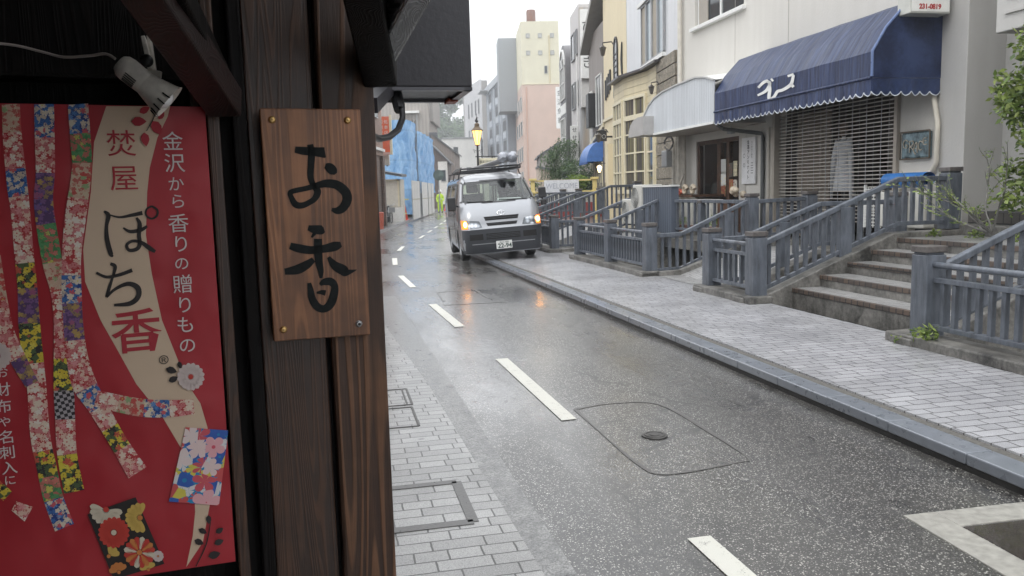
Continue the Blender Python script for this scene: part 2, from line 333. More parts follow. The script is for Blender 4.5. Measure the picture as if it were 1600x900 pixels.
MT['iron']=plain('cast_iron',(.085,.082,.078),.4,.6,var=.3,sc=40,bump=.4)
N=NT('road_paint'); _w=N.noise(N.co,140,3,.8); _l=N.noise(N.co,12,4,.6); _k=N.ramp(N.math('ADD',N.math('MULTIPLY',_w,.6),N.math('MULTIPLY',_l,.4)),[(.38,0),(.43,1)])
MT['line']=N.P(Base_Color=N.mix(_k,(.16,.155,.14),(.62,.61,.545)),Roughness=.4,Normal=N.bump(_w,.3,.004))
N=NT('slate_blue_paint'); _s=N.noise(N.map(N.co,(6,6,1.2)),2.2,6,.65); _n=N.noise(N.co,3,4); _c=N.noise(N.co,55,4,.7)
_b=N.mix(N.ramp(_s,[(.34,0),(.62,1)]),(.062,.070,.083),(.128,.143,.170)); _b=N.mix(N.ramp(_c,[(.66,0),(.70,.8)]),_b,(.05,.042,.036))
MT['rail']=N.P(Base_Color=N.mix(1,_b,N.ramp(_n,[(.3,.85),(.7,1.15)]),'MULTIPLY'),Roughness=N.rng(_s,.3,.7,.5,.28),Normal=N.bump(_c,.2,.003))
MT['cap']=plain('weathered_cap',(.10,.09,.085),.4,var=.4,sc=25)
N=NT('mossy_stone'); _a=N.noise(N.map(N.co,(1,1,.6)),3.2,6,.65); _b=N.noise(N.co,22,5,.7); _f=N.ramp(N.math('ADD',N.math('MULTIPLY',_a,.65),N.math('MULTIPLY',_b,.35)),[(.36,0),(.50,.45),(.64,1)])
MT['plinth']=N.P(Base_Color=N.mix(_f,(.028,.027,.025),(.25,.24,.22)),Roughness=N.rng(_b,0,1,.3,.6),Normal=N.bump(_b,.6,.008))
MT['step']=m_pavers('step_tiles',.22,.11,(.42,.415,.41),(.33,.33,.33),(.06,.055,.05))
MT['nosing']=m_brick('nosing_tiles',(.12,.085,.065),(.06,.05,.045),(.02,.02,.02),.10,.2)
MT['white']=plain('white_paint',(.72,.72,.70),.45,var=.08)
MT['cream']=plain('cream_paint',(.68,.62,.46),.5,var=.08)
MT['black']=plain('black_plastic',(.02,.02,.022),.4,var=.2)
MT['dark']=flat('dark_gap',(.012,.011,.011),.9)
MT['grey']=plain('grey_metal',(.32,.33,.34),.4,.3)
MT['steel']=plain('galvanised_steel',(.42,.43,.44),.35,.7)
MT['stucco']=streaky('beige_stucco',(.62,.60,.56),(.50,.48,.44),.8,1.3,.55,.35,26)
MT['stuccog']=streaky('grey_stucco',(.50,.49,.47),(.38,.37,.355),.8,1.3,.6,.4,26)
MT['glassd']=flat('dark_window_glass',(.035,.045,.05),.05,Specular_IOR_Level=.8)
MT['glass']=m_glass('window_glass')
# ------------------------------------------------------------ ground, road, pavements, canal
mb=MB(); X=[-500,5.02,7.35,500]; Y=[-500,-12,48,500]
for i in range(3):
    for j in range(3):
        if (i,j)!=(1,1): mb.poly([(X[i],Y[j],-.012),(X[i+1],Y[j],-.012),(X[i+1],Y[j+1],-.012),(X[i],Y[j+1],-.012)])
mb.build('ground',MT['conc'],st=True,kind='structure')
mb=MB(); mb.poly([(5.02,-12,-1.5),(7.35,-12,-1.5),(7.35,48,-1.5),(5.02,48,-1.5)]); mb.poly([(5.02,-12,-1.5),(5.02,48,-1.5),(5.02,48,-.012),(5.02,-12,-.012)]); mb.poly([(7.35,-12,-1.5),(7.35,48,-1.5),(7.35,48,.45),(7.35,-12,.45)])
mb.poly([(5.02,48,-1.5),(7.35,48,-1.5),(7.35,48,0),(5.02,48,0)]); mb.poly([(5.02,-12,-1.5),(7.35,-12,-1.5),(7.35,-12,0),(5.02,-12,0)])
mb.build('canal_wall',m_brick('canal_stone',(.16,.14,.12),(.09,.08,.07),(.03,.03,.025),.5,.3),st=True,kind='structure')
N=NT('canal_water'); MT['water']=N.P(Base_Color=(.03,.04,.035),Roughness=.06,Normal=N.bump(N.noise(N.co,9,4),.35,.02))
MB().poly([(5.0,-12,-1.15),(7.4,-12,-1.15),(7.4,48,-1.15),(5.0,48,-1.15)]).build('canal_water',MT['water'],st=True,kind='structure')
def strip(name,mat,L,Rr,z,kind='structure',thick=0):
    mb=MB(); n=len(L)
    v=[(x,y,z) for x,y in L]+[(x,y,z) for x,y in Rr]; f=[(i,i+1,n+i+1,n+i) for i in range(n-1)]
    mb.add(v,f)
    if thick:
        for P in (L,Rr):
            mb.add([(x,y,z) for x,y in P]+[(x,y,z-thick) for x,y in P],[(i,i+1,n+i+1,n+i) for i in range(n-1)])
        mb.poly([(*L[0],z),(*Rr[0],z),(*Rr[0],z-thick),(*L[0],z-thick)]); mb.poly([(*L[-1],z),(*Rr[-1],z),(*Rr[-1],z-thick),(*L[-1],z-thick)])
    return mb.build(name,mat,st=True,kind=kind)
def w2s(p): p=Vector((p[0],p[1],0)); return (p.dot(nT),p.dot(dS))
farL=[w2s(q) for q in ((-4.0,20),(-4.9,26),(-5.33,32),(-5.75,47.7),(-6.45,82),(-9,170))]
nearL=[(.82,-12),(.79,0),(.73,2.9),(.66,6.25),(.53,9),(.2,14)]
farR=[w2s(q) for q in ((-.6,19.5),(-.9,26),(-1.3,32),(-1.9,47.7),(-2.6,82),(-5,170))]
nearR=[(3.13,-12),(3.13,0),(3.13,3),(3.13,6),(3.13,9),(3.13,14)]
road=strip('road',MT['asphalt'],nearL+farL,nearR+farR,0)
strip('gutter',MT['gutter'],[(.82,-12),(.79,0),(.73,2.9),(.66,6.25),(.53,9),(.35,12)],[(.90,-12),(.88,0),(.86,2.9),(.85,5.8),(.84,9),(.84,12)],.004)
strip('pavement_left',MT['pave_l'],[(-6,q[1]) for q in nearL],nearL,.012,thick=.03)
strip('pavement_far_left',MT['conc'],[(q[0]-3,q[1]) for q in [(.2,14)]+farL],[(.2,14)]+farL,.10,thick=.12)
strip('pavement_right',MT['pave_r'],[(3.36,-12),(3.36,16),(3.3,20)]+[(q[0]+.25,q[1]) for q in farR[1:3]],[(5.02,-12),(5.02,16),(5.02,20)]+[(5.02,q[1]) for q in farR[1:3]],.10,thick=.14)
strip('pavement_grit_joint',MT['gravel'],[(3.28,-12),(3.28,16),(3.22,20)],[(3.362,-12),(3.362,16),(3.302,20)],.088,thick=.1)
# kerb stones: one setting object, stones with joints
mb=MB(); s=-12.2
while s<19.3:
    mb.box((3.118,s,.035),(3.285,s+.594,.098+random.uniform(-.002,.002))); s+=.6
mb.build('kerb',MT['kerb'],st=True,kind='structure',bevel=.008)
MB().box((3.128,-12.2,-.05),(3.28,19.3,.034)).build('kerb_foot',plain('kerb_wet_shade',(.022,.021,.02),.5,var=.5,sc=20,bump=.4),st=True,kind='structure')  # lower kerb face coloured near black for its shade and wet
mb=MB()
for i in range(40):
    a=Vector(farL[1]).lerp(Vector(farL[2]),0)
for A,B in zip(farL[1:],farL[2:5]):
    A=Vector((*A,0));B=Vector((*B,0)); mb.bar(A+Vector((0,0,.05)),B+Vector((0,0,.05)),.16,.13)
mb.build('kerb_far',MT['kerb'],st=True,kind='structure')
# road markings
dl=[((1.46,3.05),(1.49,1.05)),((1.42,6.98),(1.44,4.92)),((1.26,10.85),(1.33,8.85)),((1.17,15.0),(1.21,13.0)),((1.38,19.3),(1.25,17.4)),((1.95,23.6),(1.68,21.8))]
for i in range(14):
    y=27.6+i*4; p=w2s((-3.12-.028*(y-27),y)); q=w2s((-3.12-.028*(y-25),y+2)); dl.append((q,p))
for i,(a,b) in enumerate(dl):
    A=Vector((*a,0));B=Vector((*b,0)); d=(A-B).normalized(); x=Vector((-d.y,d.x,0))*.055
    jit=lambda:random.uniform(-.006,.006)
    o=MB().poly([A+x+Vector((jit(),jit(),.005)),A-x+Vector((jit(),jit(),.005)),B-x+Vector((jit(),jit(),.005)),B+x+Vector((jit(),jit(),.005))]).build('lane_dash',MT['line'],road); o.location=(0,0,0); o.rotation_euler=(0,0,0)
# tar-sealed patch round a valve cover, drain with a concrete frame, paving covers
patch=thing('utility_cover_patch','squared asphalt patch outlined by a tar seam with round iron valve lid','manhole cover',(1.86,4.5,0))
mb=MB(); c=[(-.30,.66),(-.02,.72),(.29,.60),(.33,-.1),(.31,-.58),(.22,-.64),(-.22,-.70),(-.30,-.5),(-.31,.1),(-.30,.66)]
ribbon(mb,[(x,y,.024+.014*math.sin(9*x+7*y)) for x,y in c],lambda x,y,z:(x,y,.0015+z),.0015,4); mb.build('tar_seam',MT['tar'],patch)
mb=MB(); mb.lathe([(.001,.012),(.03,.012),(.031,.009),(.05,.009),(.052,.012),(.062,.012),(.064,.008),(.078,.008),(.08,.004)],28); o=mb.build('iron_lid',MT['iron'],patch,smooth=True); o.location=(-.02,-.06,0)
dr=thing('drain_cover','dark square street drain cover set in a pale concrete frame','drain cover',(2.47,2.86,0),R(-2))
mb=MB(); mb.box((-.04,-1.0,-.02),(.12,.14,.006)); mb.box((.12,-.02,-.02),(.9,.14,.006)); mb.build('concrete_frame',plain('drain_frame',(.30,.29,.26),.4,var=.25,sc=25,bump=.3),dr,bevel=.004)
N=NT('drain_plate'); MT['drain']=N.P(Base_Color=(.035,.028,.024),Roughness=.2,Normal=N.bump(N.noise(N.map(N.co,(1,40,1)),4,3),.4,.01),Coat_Weight=.6)
MB().box((.13,-1.0,-.03),(.9,-.03,.002)).build('iron_plate',MT['drain'],dr)
for i,(t,s,a,b,lab) in enumerate(((.33,5.85,.3,.5,'paver-filled access cover by the wall foot with double iron edge, farther one'),(.33,5.3,.28,.5,'paver-filled access cover just nearer than the double-edged one'),(.30,3.72,.52,.55,'paver-filled access cover framed by a wide dark mortar band'))):
    cv=thing('paved_access_cover',lab,'manhole cover',(t,s,.013),group='access covers in the left pavement')
    wd=.016 if i<2 else .05
    mb=MB(); x=a/2 if i<2 else .25; y=b/2-.01
    for (p,q) in (((-x,-y),(x,-y)),((x,-y),(x,y)),((x,y),(-x,y)),((-x,y),(-x,-y))): mb.bar((*p,.001),(*q,.001),wd,.004)
    if i==0: mb.bar((x-.035,-y,.001),(x-.035,y,.001),.012,.004)
    mb.build('cover_rim',MT['iron'] if i<2 else MT['tar'],cv)
sc=thing('repair_scar','dark rectangular cut lines in the wet road ahead of the van','road repair',(1.75,11.6,0))
mb=MB()
for p in (((-.3,-.5),(-.25,.55)),((.35,-.5),(.35,.6)),((-.25,.55),(.35,.6)),((-.35,-.9),(.5,-.95))): mb.bar((*p[0],.002),(*p[1],.002),.025,.003)
mb.build('cut_line',MT['tar'],sc)
# ------------------------------------------------------------ railings, plinths, stairs
PT=4.93
def post_mb(w=.19,h=.83,cap=True):
    m=MB(); a=w/2; m.box((-a,-a,0),(a,a,h-.075))
    m.box((-a+.012,-a+.012,h-.075),(a-.012,a-.012,h-.055)); m.box((-a-.006,-a-.006,h-.055),(a+.006,a+.006,h),1); return m
def post(par,x,y,z0,w=.19,h=.83):
    o=post_mb(w,h).build('post',[MT['rail'],MT['cap']],par,bevel=.008); o.location=(x,y,z0); return o
def parapet(sa,sb,label,posts,group='railings along the canal',bal=.118):
    t=thing('canal_railing',label,'railing',(PT,(sa+sb)/2,0),group=group); L=(sb-sa)/2; z=.12
    ps=[p-(sa+sb)/2 for p in posts]
    for p in ps: post(t,0,p,z)
    edges=sorted(ps); 
    if edges[0]>-L+.3: edges=[-L]+edges
    if edges[-1]<L-.3: edges=edges+[L]
    for a,b in zip(edges,edges[1:]):
        o=MB().tube([(-.02,a+.05,.795),(-.02,b-.05,.795)],.026,12).build('top_rail',MT['rail'],t,smooth=True)
        MB().box((-.03,a+.05,.645),(.03,b-.05,.685)).build('middle_rail',MT['rail'],t,bevel=.004)
        MB().box((-.035,a+.05,.245),(.035,b-.05,.285)).build('bottom_rail',MT['rail'],t,bevel=.004)
        n=max(1,int((b-a-.1)/bal)); 
        for k in range(n):
            y=a+(b-a)*(k+.5)/n; o=MB().box((-.02,-.02,.285),(.02,.02,.645)).build('baluster',MT['rail'],t); o.location=(0,y,0)
    return t
def sloped(s,prof,label,flo,group='railings climbing beside the bridges',mids=(),endpost=None,bal=.125,gap=.56,short=False):
    """prof: list of (t,z) of the handrail; flo: z offset from rail to bottom rail"""
    t=thing('stair_railing',label,'railing',(prof[0][0],s,0),group=group); x0=prof[0][0]
    P=[(x-x0,z) for x,z in prof]
    zt=lambda x:next((a[1]+(b[1]-a[1])*(x-a[0])/(b[0]-a[0]) for a,b in zip(P,P[1:]) if a[0]<=x<=b[0]),P[-1][1])
    for dz,ht,wd,nm in ((0,.065,.075,'handrail'),(-gap,.05,.05,'bottom_rail')):
        m=MB()
        for a,b in zip(P,P[1:]):
            m.hexa([(a[0],-wd/2,a[1]+dz-ht),(b[0],-wd/2,b[1]+dz-ht),(b[0],wd/2,b[1]+dz-ht),(a[0],wd/2,a[1]+dz-ht),(a[0],-wd/2,a[1]+dz),(b[0],-wd/2,b[1]+dz),(b[0],wd/2,b[1]+dz),(a[0],wd/2,a[1]+dz)])
        m.build(nm,MT['rail'],t,bevel=.01 if dz==0 else .004)
    n=int((P[-1][0]-.1)/bal)
    for k in range(n):
        x=.1+(P[-1][0]-.15)*(k+.5)/n
        if any(abs(x-(q-x0))<.1 for q in mids): continue
        z1=zt(x)-.06; z0=zt(x)-gap; o=MB().box((-.021,-.021,0),(.021,.021,z1-z0)).build('baluster',MT['rail'],t); o.location=(x,0,z0)
    for q in mids:
        x=q-x0; z1=zt(x)-.06; z0=zt(x)-gap-.12; MB().box((x-.08,-.05,z0),(x+.08,.05,z1)).build('post',MT['rail'],t,bevel=.006)
    if endpost:
        x,zb,zt2=endpost; post(t,x-x0,0,zb,.19,zt2-zb)
    return t
def plinth(label,poly_t,z0,z1,group='stone kerbs under the railings'):
    """poly: list of (t,z_top) along t at one s-range, solid down to the canal"""
    pass
def kerbrun(sa,sb,label):
    t=thing('stone_plinth',label,'plinth',(PT,(sa+sb)/2,0),group='stone kerbs under the railings'); L=(sb-sa)/2
    MB().box((-.19,-L-.13,-.02),(.12,L+.13,.185)).build('stone',MT['plinth'],t,bevel=.015)
    return t
def slopekerb(s,prof,label,w=.26):
    t=thing('sloped_plinth',label,'plinth',(prof[0][0],s,0),group='sloping stone kerbs beside the bridges'); x0=prof[0][0]
    m=MB(); P=[(x-x0,z) for x,z in prof]
    for a,b in zip(P,P[1:]): m.hexa([(a[0],-w/2,-.6 if a[0]>.35 else -.05),(b[0],-w/2,-.6),(b[0],w/2,-.6),(a[0],w/2,-.6 if a[0]>.35 else -.05),(a[0],-w/2,a[1]),(b[0],-w/2,b[1]),(b[0],w/2,b[1]),(a[0],w/2,a[1])])
    m.build('stone',MT['plinth'],t,bevel=.012); return t
# nearest parapet (bottom right), bridge 1 (big stone stair), gap, bridge 2 ...
kerbrun(-1.2,6.02,'long dark stone kerb under the nearest grey railing at the right edge')
parapet(-1.2,5.86,'nearest slate grey railing with a round top tube beside the stone steps',[5.86,3.1,.4])
kerbrun(8.66,9.93,'short stone kerb under the two-post railing left of the stone steps')
parapet(8.72,9.88,'short slate grey railing between two posts just left of the stone steps',[8.72,9.88])
kerbrun(12.05,15.85,'stone kerb under the two-bay railing in the middle of the pavement')
parapet(12.05,15.8,'two-bay slate grey railing in the middle, between two bridge ramps',[12.05,13.9,15.8])
kerbrun(17.65,20.2,'stone kerb under the railing right beside the silver van')
parapet(17.75,20.1,'slate grey railing half hidden behind the silver van',[17.75,20.1])
kerbrun(22.1,26.2,'stone kerb under the farthest canal railing behind the van')
parapet(22.2,26.1,'farthest canal railing beyond the silver van',[22.2,24.2,26.1])
sloped(5.93,[(5.02,.76),(5.12,.78),(6.95,1.53),(8.1,1.53)],'thick climbing railing at the right edge, near side of the stone steps',0,mids=(6.2,),endpost=(8.1,.9,1.65))
sloped(8.80,[(4.98,.80),(5.05,.82),(6.92,1.555),(7.62,1.555)],'long climbing railing on the far side of the stone steps, ending at a tall post',0,mids=(6.17,),endpost=(7.68,.88,1.66))
sloped(9.90,[(4.98,.82),(5.40,.83),(6.55,1.25),(7.7,1.25)],'climbing railing just behind the one beside the stone steps',0,mids=(6.0,),endpost=(7.78,.5,1.35))
sloped(12.05,[(4.98,.77),(5.47,.78),(6.61,1.26),(7.7,1.29)],'climbing railing from the middle post up in front of the small fossil shop',0,mids=(6.3,),endpost=(7.78,.5,1.38))
sloped(15.7,[(4.98,.82),(5.42,.82),(6.6,1.27),(6.68,1.27)],'climbing railing in front of the small awning shop door, second bridge from the van',0,mids=(6.2,),endpost=(6.76,.45,1.31))
sloped(17.8,[(4.98,.83),(5.47,.82),(6.75,1.29),(7.8,1.3)],'climbing railing beside the white air conditioner, next to the van',0,mids=(6.2,),endpost=(7.85,.5,1.36))
sloped(20.1,[(4.98,.86),(5.1,.88),(7.14,1.61),(7.8,1.61)],'tall climbing railing in front of the yellow building',0,mids=(6.2,),endpost=(7.88,.8,1.7))
for s,l in ((22.2,'far climbing railing just beyond the tall one by the yellow building'),(24.3,'far climbing railing near the blue half-round awning'),(26.1,'far climbing railing second from the end of the canal'),(28.6,'farthest climbing railing by the willow')):
    sloped(s,[(4.98,.84),(5.1,.86),(6.9,1.45),(7.5,1.45)],l,0,endpost=(7.58,.8,1.55),bal=.14)
SK=[(4.72,.16),(5.02,.17),(6.80,.86),(8.3,.88)]
slopekerb(8.80,SK,'dark sloping stone kerb on the far side of the wide steps')
slopekerb(5.93,SK,'dark sloping stone kerb on the near side of the wide steps')
SK2=[(4.72,.16),(5.4,.18),(6.6,.58),(7.6,.58)]
slopekerb(9.90,SK2,'sloping stone kerb on the near side of the first small bridge')
slopekerb(12.05,SK2,'sloping stone kerb on the far side of the first small bridge')
slopekerb(15.7,SK2,'sloping stone kerb on the near side of the second small bridge')
slopekerb(17.8,SK2,'sloping stone kerb on the far side of the second small bridge')
# wide steps
st_=thing('stone_steps','wide dark stone steps with tiled treads climbing from the pavement to the shop landing','steps',(5.39,7.365,.1))
rs=[0,.37,.75,1.08,1.44]; zz=[.15,.29,.43,.565,.70]
for i in range(5):
    x0=rs[i]; x1=rs[i+1] if i<4 else 1.44; 
    MB().box((x0+.004,-1.303,-.35 if i else -.1),(x0+.30,1.303,zz[i]-.05)).build('riser',MT['plinth'],st_)
    if i<4: MB().box((x0+.046,-1.303,zz[i]-.049),(x1+.004,1.303,zz[i])).build('tread',MT['step'],st_)
    MB().box((x0-.008,-1.303,zz[i]-.048),(x0+.045,1.303,zz[i]+.002)).build('nosing',MT['nosing'],st_,bevel=.004)
ld=MB(); ld.box((6.885,4.2,-.4),(10.5,9.02,.80)); ld.build('landing',MT['step'],st=True,kind='structure')
mb=MB(); mb.box((7.36,9.021,-.5),(12,48,.50)); mb.build('shop_terrace',MT['conc'],st=True,kind='structure')
for s0,s1,l in ((10.03,11.92,'first small tiled bridge ramp'),(15.83,17.67,'second small bridge ramp'),(20.2,22.1,'third bridge ramp beyond the van')):
    t=thing('bridge_ramp',l+' over the canal','bridge',(5.0,(s0+s1)/2,.1)); w_=(s1-s0)/2
    MB().prism([(0,-w_,-.2),(0,-w_,.0),(.4,-w_,.0),(1.6,-w_,.39),(2.37,-w_,.395),(2.37,-w_,-.0),(1.5,-w_,-.02)],(0,2*w_,0)).build('deck',MT['step'],t)
tr=thing('terrace_railing','level slate grey railing along the raised terrace in front of the small shop','railing',(6.72,13.9,0))
MB().box((-.035,-1.78,1.20),(.035,1.72,1.262)).build('handrail',MT['rail'],tr,bevel=.008); MB().box((-.025,-1.78,.66),(.025,1.72,.705)).build('bottom_rail',MT['rail'],tr,bevel=.004)
for k in range(13): o=MB().box((-.02,-.02,.705),(.02,.02,1.20)).build('baluster',MT['rail'],tr); o.location=(0,-1.62+k*.27,0)
post(tr,.0,-1.86,.45,.17,.92); post(tr,0,-.02,.5,.12,.75)
MB().box((6.62,12.2,.30),(7.362,15.66,.495)).build('terrace_edge',MT['plinth'],st=True,kind='structure')
# ------------------------------------------------------------ beige corner building with the blue awning
def holed(mb,u0,u1,z0,z1,holes,fn,dep=.18,m=0):
    us=sorted({u0,u1,*[h[0] for h in holes],*[h[1] for h in holes]}); zs=sorted({z0,z1,*[h[2] for h in holes],*[h[3] for h in holes]})
    for a,b in zip(us,us[1:]):
        for c,d in zip(zs,zs[1:]):
            um,zm=(a+b)/2,(c+d)/2
            if any(h[0]<um<h[1] and h[2]<zm<h[3] for h in holes): continue
            mb.poly([fn(a,c,0),fn(b,c,0),fn(b,d,0),fn(a,d,0)],m)
    for h in holes:
        a,b,c,d=h[:4]
        for p,q in (((a,c),(b,c)),((b,c),(b,d)),((b,d),(a,d)),((a,d),(a,c))): mb.poly([fn(*p,0),fn(*q,0),fn(*q,dep),fn(*p,dep)],m)
FT=8.3
bb=thing('corner_building','large beige rendered building with blue awning over a closed shop grille','building',(FT,14,0))
fn=lambda s,z,d:(d,s-14,z)
mb=MB(); holed(mb,9.79,18.35,0,9.5,[(10.60,13.97,.45,2.95),(15.25,17.5,4.98+.16,6.4),(15.40,17.42,.5,2.53)],fn,.2)
mb.poly([(6,-4.21,0),(0,-4.21,0),(0,-4.21,9.5),(6,-4.21,9.5)]); mb.poly([(0,-4.21,9.5),(6,-4.21,9.5),(6,4.35,9.5),(0,4.35,9.5)]); mb.poly([(6,4.35,0),(0,4.35,0),(0,4.35,9.5),(6,4.35,9.5)])
mb.build('wall',MT['stucco'],bb)
mb=MB(); 
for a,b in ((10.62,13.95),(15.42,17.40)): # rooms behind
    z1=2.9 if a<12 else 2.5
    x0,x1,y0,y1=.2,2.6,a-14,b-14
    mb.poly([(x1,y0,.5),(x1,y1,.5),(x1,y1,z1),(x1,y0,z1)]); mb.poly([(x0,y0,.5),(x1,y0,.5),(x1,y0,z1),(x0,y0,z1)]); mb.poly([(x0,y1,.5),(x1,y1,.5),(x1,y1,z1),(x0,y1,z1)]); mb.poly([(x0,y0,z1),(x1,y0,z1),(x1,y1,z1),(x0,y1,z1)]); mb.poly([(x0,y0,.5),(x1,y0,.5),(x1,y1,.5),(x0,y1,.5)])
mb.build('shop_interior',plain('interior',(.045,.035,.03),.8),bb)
MB().box((-.10,1.15,5.02),(.05,3.6,5.10)).build('window_sill',MT['white'],bb,bevel=.01)
mb=MB()
for a in (1.3,2.35,3.4): mb.box((.05,a-.03,5.12),(.11,a+.03,6.4))
mb.box((.05,1.3,5.1),(.11,3.45,5.16)); fw=mb.build('window',MT['white'],bb)
MB().poly([(.08,1.3,5.14),(.08,3.45,5.14),(.08,3.45,6.4),(.08,1.3,6.4)]).build('pane',MT['glassd'],fw)
mb=MB()
for k in range(30):
    y0=1.35+k*.068; mb.add([(.115+.02*math.sin(k*1.7),y0,5.16),(.115+.02*math.sin((k+1)*1.7),y0+.068,5.16),(.115+.02*math.sin((k+1)*1.7),y0+.068,6.4),(.115+.02*math.sin(k*1.7),y0,6.4)],[(0,1,2,3)])
MB().box((.045,2.95,5.16),(.07,3.38,6.4)).build('shutter_panel',plain('tan_panel',(.34,.31,.27),.6),bb)
# wall control joints + pipe
MB().box((-.004,.0-.4,2.9),(.002,-.39,9.5)).build('joint',plain('joint',(.3,.28,.25),.8),bb)
MB().box((-.004,1.6,2.9),(.002,1.61,9.5)).build('joint',plain('joint',(.3,.28,.25),.8),bb)
MB().tube([(-.09,4.12,.5),(-.09,4.12,9.5)],.055,12).build('downpipe',MT['cream'] if 0 else plain('beige_pipe',(.55,.52,.46),.45),bb,smooth=True)
# grille shutter
gs=thing('grille_shutter','closed slatted metal roller grille over the dark shop front under the blue awning','shutter',(FT+.06,12.285,0))
mb=MB(); z=.5
for k in range(33): 
    zz_=.86+k*.0625
    if zz_<2.9: MB(); mb.box((-.008,-1.68,zz_-.008),(.008,1.68,zz_+.008))
mb.build('bar_curtain',plain('pale_slat',(.50,.47,.42),.4,.2),gs)
mb=MB()
for k in range(10): y=-1.6+k*.356; mb.box((-.011,y-.006,.5),(-.0085,y+.006,2.92))
for k in range(19): y=-1.6+k*.178; mb.box((-.0083,y-.0025,.5),(-.0081,y+.0025,2.92))
mb.build('link_strips',MT['steel'],gs)
for y,nm in ((-1.70,'side_rail'),(1.70,'side_rail')): MB().box((-.12,y-.035,.5),(.03,y+.035,2.95)).build(nm,plain('tan_rail',(.40,.36,.31),.4,.2),gs,bevel=.004)
for y in (1.80,1.92): MB().box((-.10,y-.03,.5),(-.02,y+.03,2.6)).build('frame_post',plain('tan_rail2',(.45,.42,.37),.4),gs,bevel=.004)
# things inside the shop
ct=thing('hanging_coat','pale grey coat on a stand behind the closed grille','coat',(FT+.45,12.55,0)); ct.scale=(.8,.8,1)
mb=MB(); pr=[(.27,1.35),(.26,1.45),(.20,1.8),(.17,2.0),(.20,2.16),(.17,2.21),(.06,2.25),(.045,2.32)]
mb.lathe(pr,20,0,Matrix.Diagonal((.6,1,1,1))); 
for sgn in (-1,1): mb.tube([(0,sgn*.2,2.24),(-.02,sgn*.30,1.95),(-.04,sgn*.36,1.5),(-.04,sgn*.37,1.22)],[.06,.06,.055,.045],10)
mb.build('coat_body',plain('grey_linen',(.70,.72,.76),.8,bump=.3,bsc=30),ct,smooth=True)
MB().tube([(0,0,.5),(0,0,1.5)],.025,8).build('stand_pole',MT['black'],ct); MB().lathe([(.001,2.55),(.07,2.52),(.09,2.44),(.06,2.34),(.05,2.30)],12).build('stand_head',plain('brownhead',(.2,.15,.12),.6),ct,smooth=True)
for i,(s,wd,zz_,col,lab) in enumerate(((13.3,1.0,2.8,(.30,.26,.22),'brown pleated curtain at the far end behind the grille'),(10.95,.6,2.8,(.14,.12,.11),'dark curtain at the near end behind the grille'))):
    mb=MB(); n=40
    v=[(.05*math.sin(k*1.3),-wd/2+wd*k/n,z) for z in (.52,zz_) for k in range(n+1)]
    mb.add(v,[(k,k+1,n+2+k,n+1+k) for k in range(n)]); o=mb.build('curtain',plain('curtain_cloth%d'%i,col,.9),None,smooth=True,st=True); o.location=stw(FT+.35,s,0); tag(o,lab,'curtain')
tb=thing('display_table','pale round-legged table behind the grille at the far end','table',(FT+1.0,13.0,.5)); MB().box((-.4,-.6,.85),(.4,.6,.92)).build('tabletop',plain('tb',(.45,.42,.38),.5),tb,bevel=.01)
for x in (-.35,.35):
    for y in (-.5,.5): MB().tube([(x,y,0),(x,y,.85)],.025,8).build('leg',MT['grey'],tb)
# blue awning
aw=thing('blue_awning','deep blue fabric awning with scalloped white-edged valance and white katakana lettering','awning',(FT,12.03,0))
def m_awn():
    N=NT('blue_canvas'); st=N.noise(N.map(N.co,(1,14,1.0)),1.5,5,.7); st2=N.noise(N.map(N.co,(1,5,.6)),2.2,3)
    f=N.math('MULTIPLY',st,st2)
    c=N.mix(N.ramp(st,[(.42,0),(.60,1)]),(.008,.016,.052),(.030,.050,.125)); wet=N.ramp(st2,[(.3,.2),(.7,.5)])
    return N.P(Base_Color=c,Roughness=N.rng(st2,.3,.7,.4,.6),Normal=N.bump(st,.6,.02),Specular_IOR_Level=.4,Coat_Weight=.12,Coat_Roughness=.2)
MT['awn']=m_awn()
PR=[(-1.10,2.90),(-1.10,3.25),(-.90,3.57),(-.60,3.88),(-.01,4.08)]
ya,yb=-2.28,2.29; mb=MB(); n=24
def sag(x,z,k): return z-.008*abs(math.sin(k*math.pi/6))
for (a,b) in zip(PR,PR[1:]):
    for k in range(n):
        y0=ya+(yb-ya)*k/n;y1=ya+(yb-ya)*(k+1)/n
        mb.add([(a[0],y0,sag(*a,k)),(a[0],y1,sag(*a,k+1)),(b[0],y1,sag(*b,k+1)),(b[0],y0,sag(*b,k))],[(0,1,2,3)])
mb.build('canopy_top',MT['awn'],aw)
for y in (ya,yb): MB().prism([(x,y,z) for x,z in PR]+[(-.01,y,2.90)],(0,.004 if y<0 else -.004,0)).build('end_panel',MT['awn'],aw)
MB().tube([(-.60,ya-.012,3.88),(-.90,ya-.012,3.57),(-1.10,ya-.012,3.25),(-1.10,ya-.012,2.92)],.02,8).build('edge_piping',plain('piping',(.10,.15,.30),.3),aw)
MB().tube([(-1.105,ya-.01,2.905),(-1.105,yb+.01,2.905)],.02,8).build('front_bar',MT['awn'],aw)
def valance(p0,p1,zt,zb,n):
    p0=Vector(p0);p1=Vector(p1); m=MB(); e=MB(); steps=n*8; V=[];nor=(p1-p0).normalized().cross(Vector((0,0,1)))
    for k in range(steps+1):
        u=k/steps; p=p0.lerp(p1,u); ph=(u*n)%1; z=zb-.055*abs(math.sin(math.pi*u*n))**.8+.02; wob=nor*(.012*math.sin(u*n*2.1)+.008*math.sin(u*n*5))
        V.append(((p.x,p.y,zt),(p.x+wob.x,p.y+wob.y,z)))
    m.add([q for a in V for q in a],[(2*k,2*k+1,2*k+3,2*k+2) for k in range(steps)])
    for k in range(steps): e.bar(V[k][1],V[k+1][1],.006,.012)
    return m,e
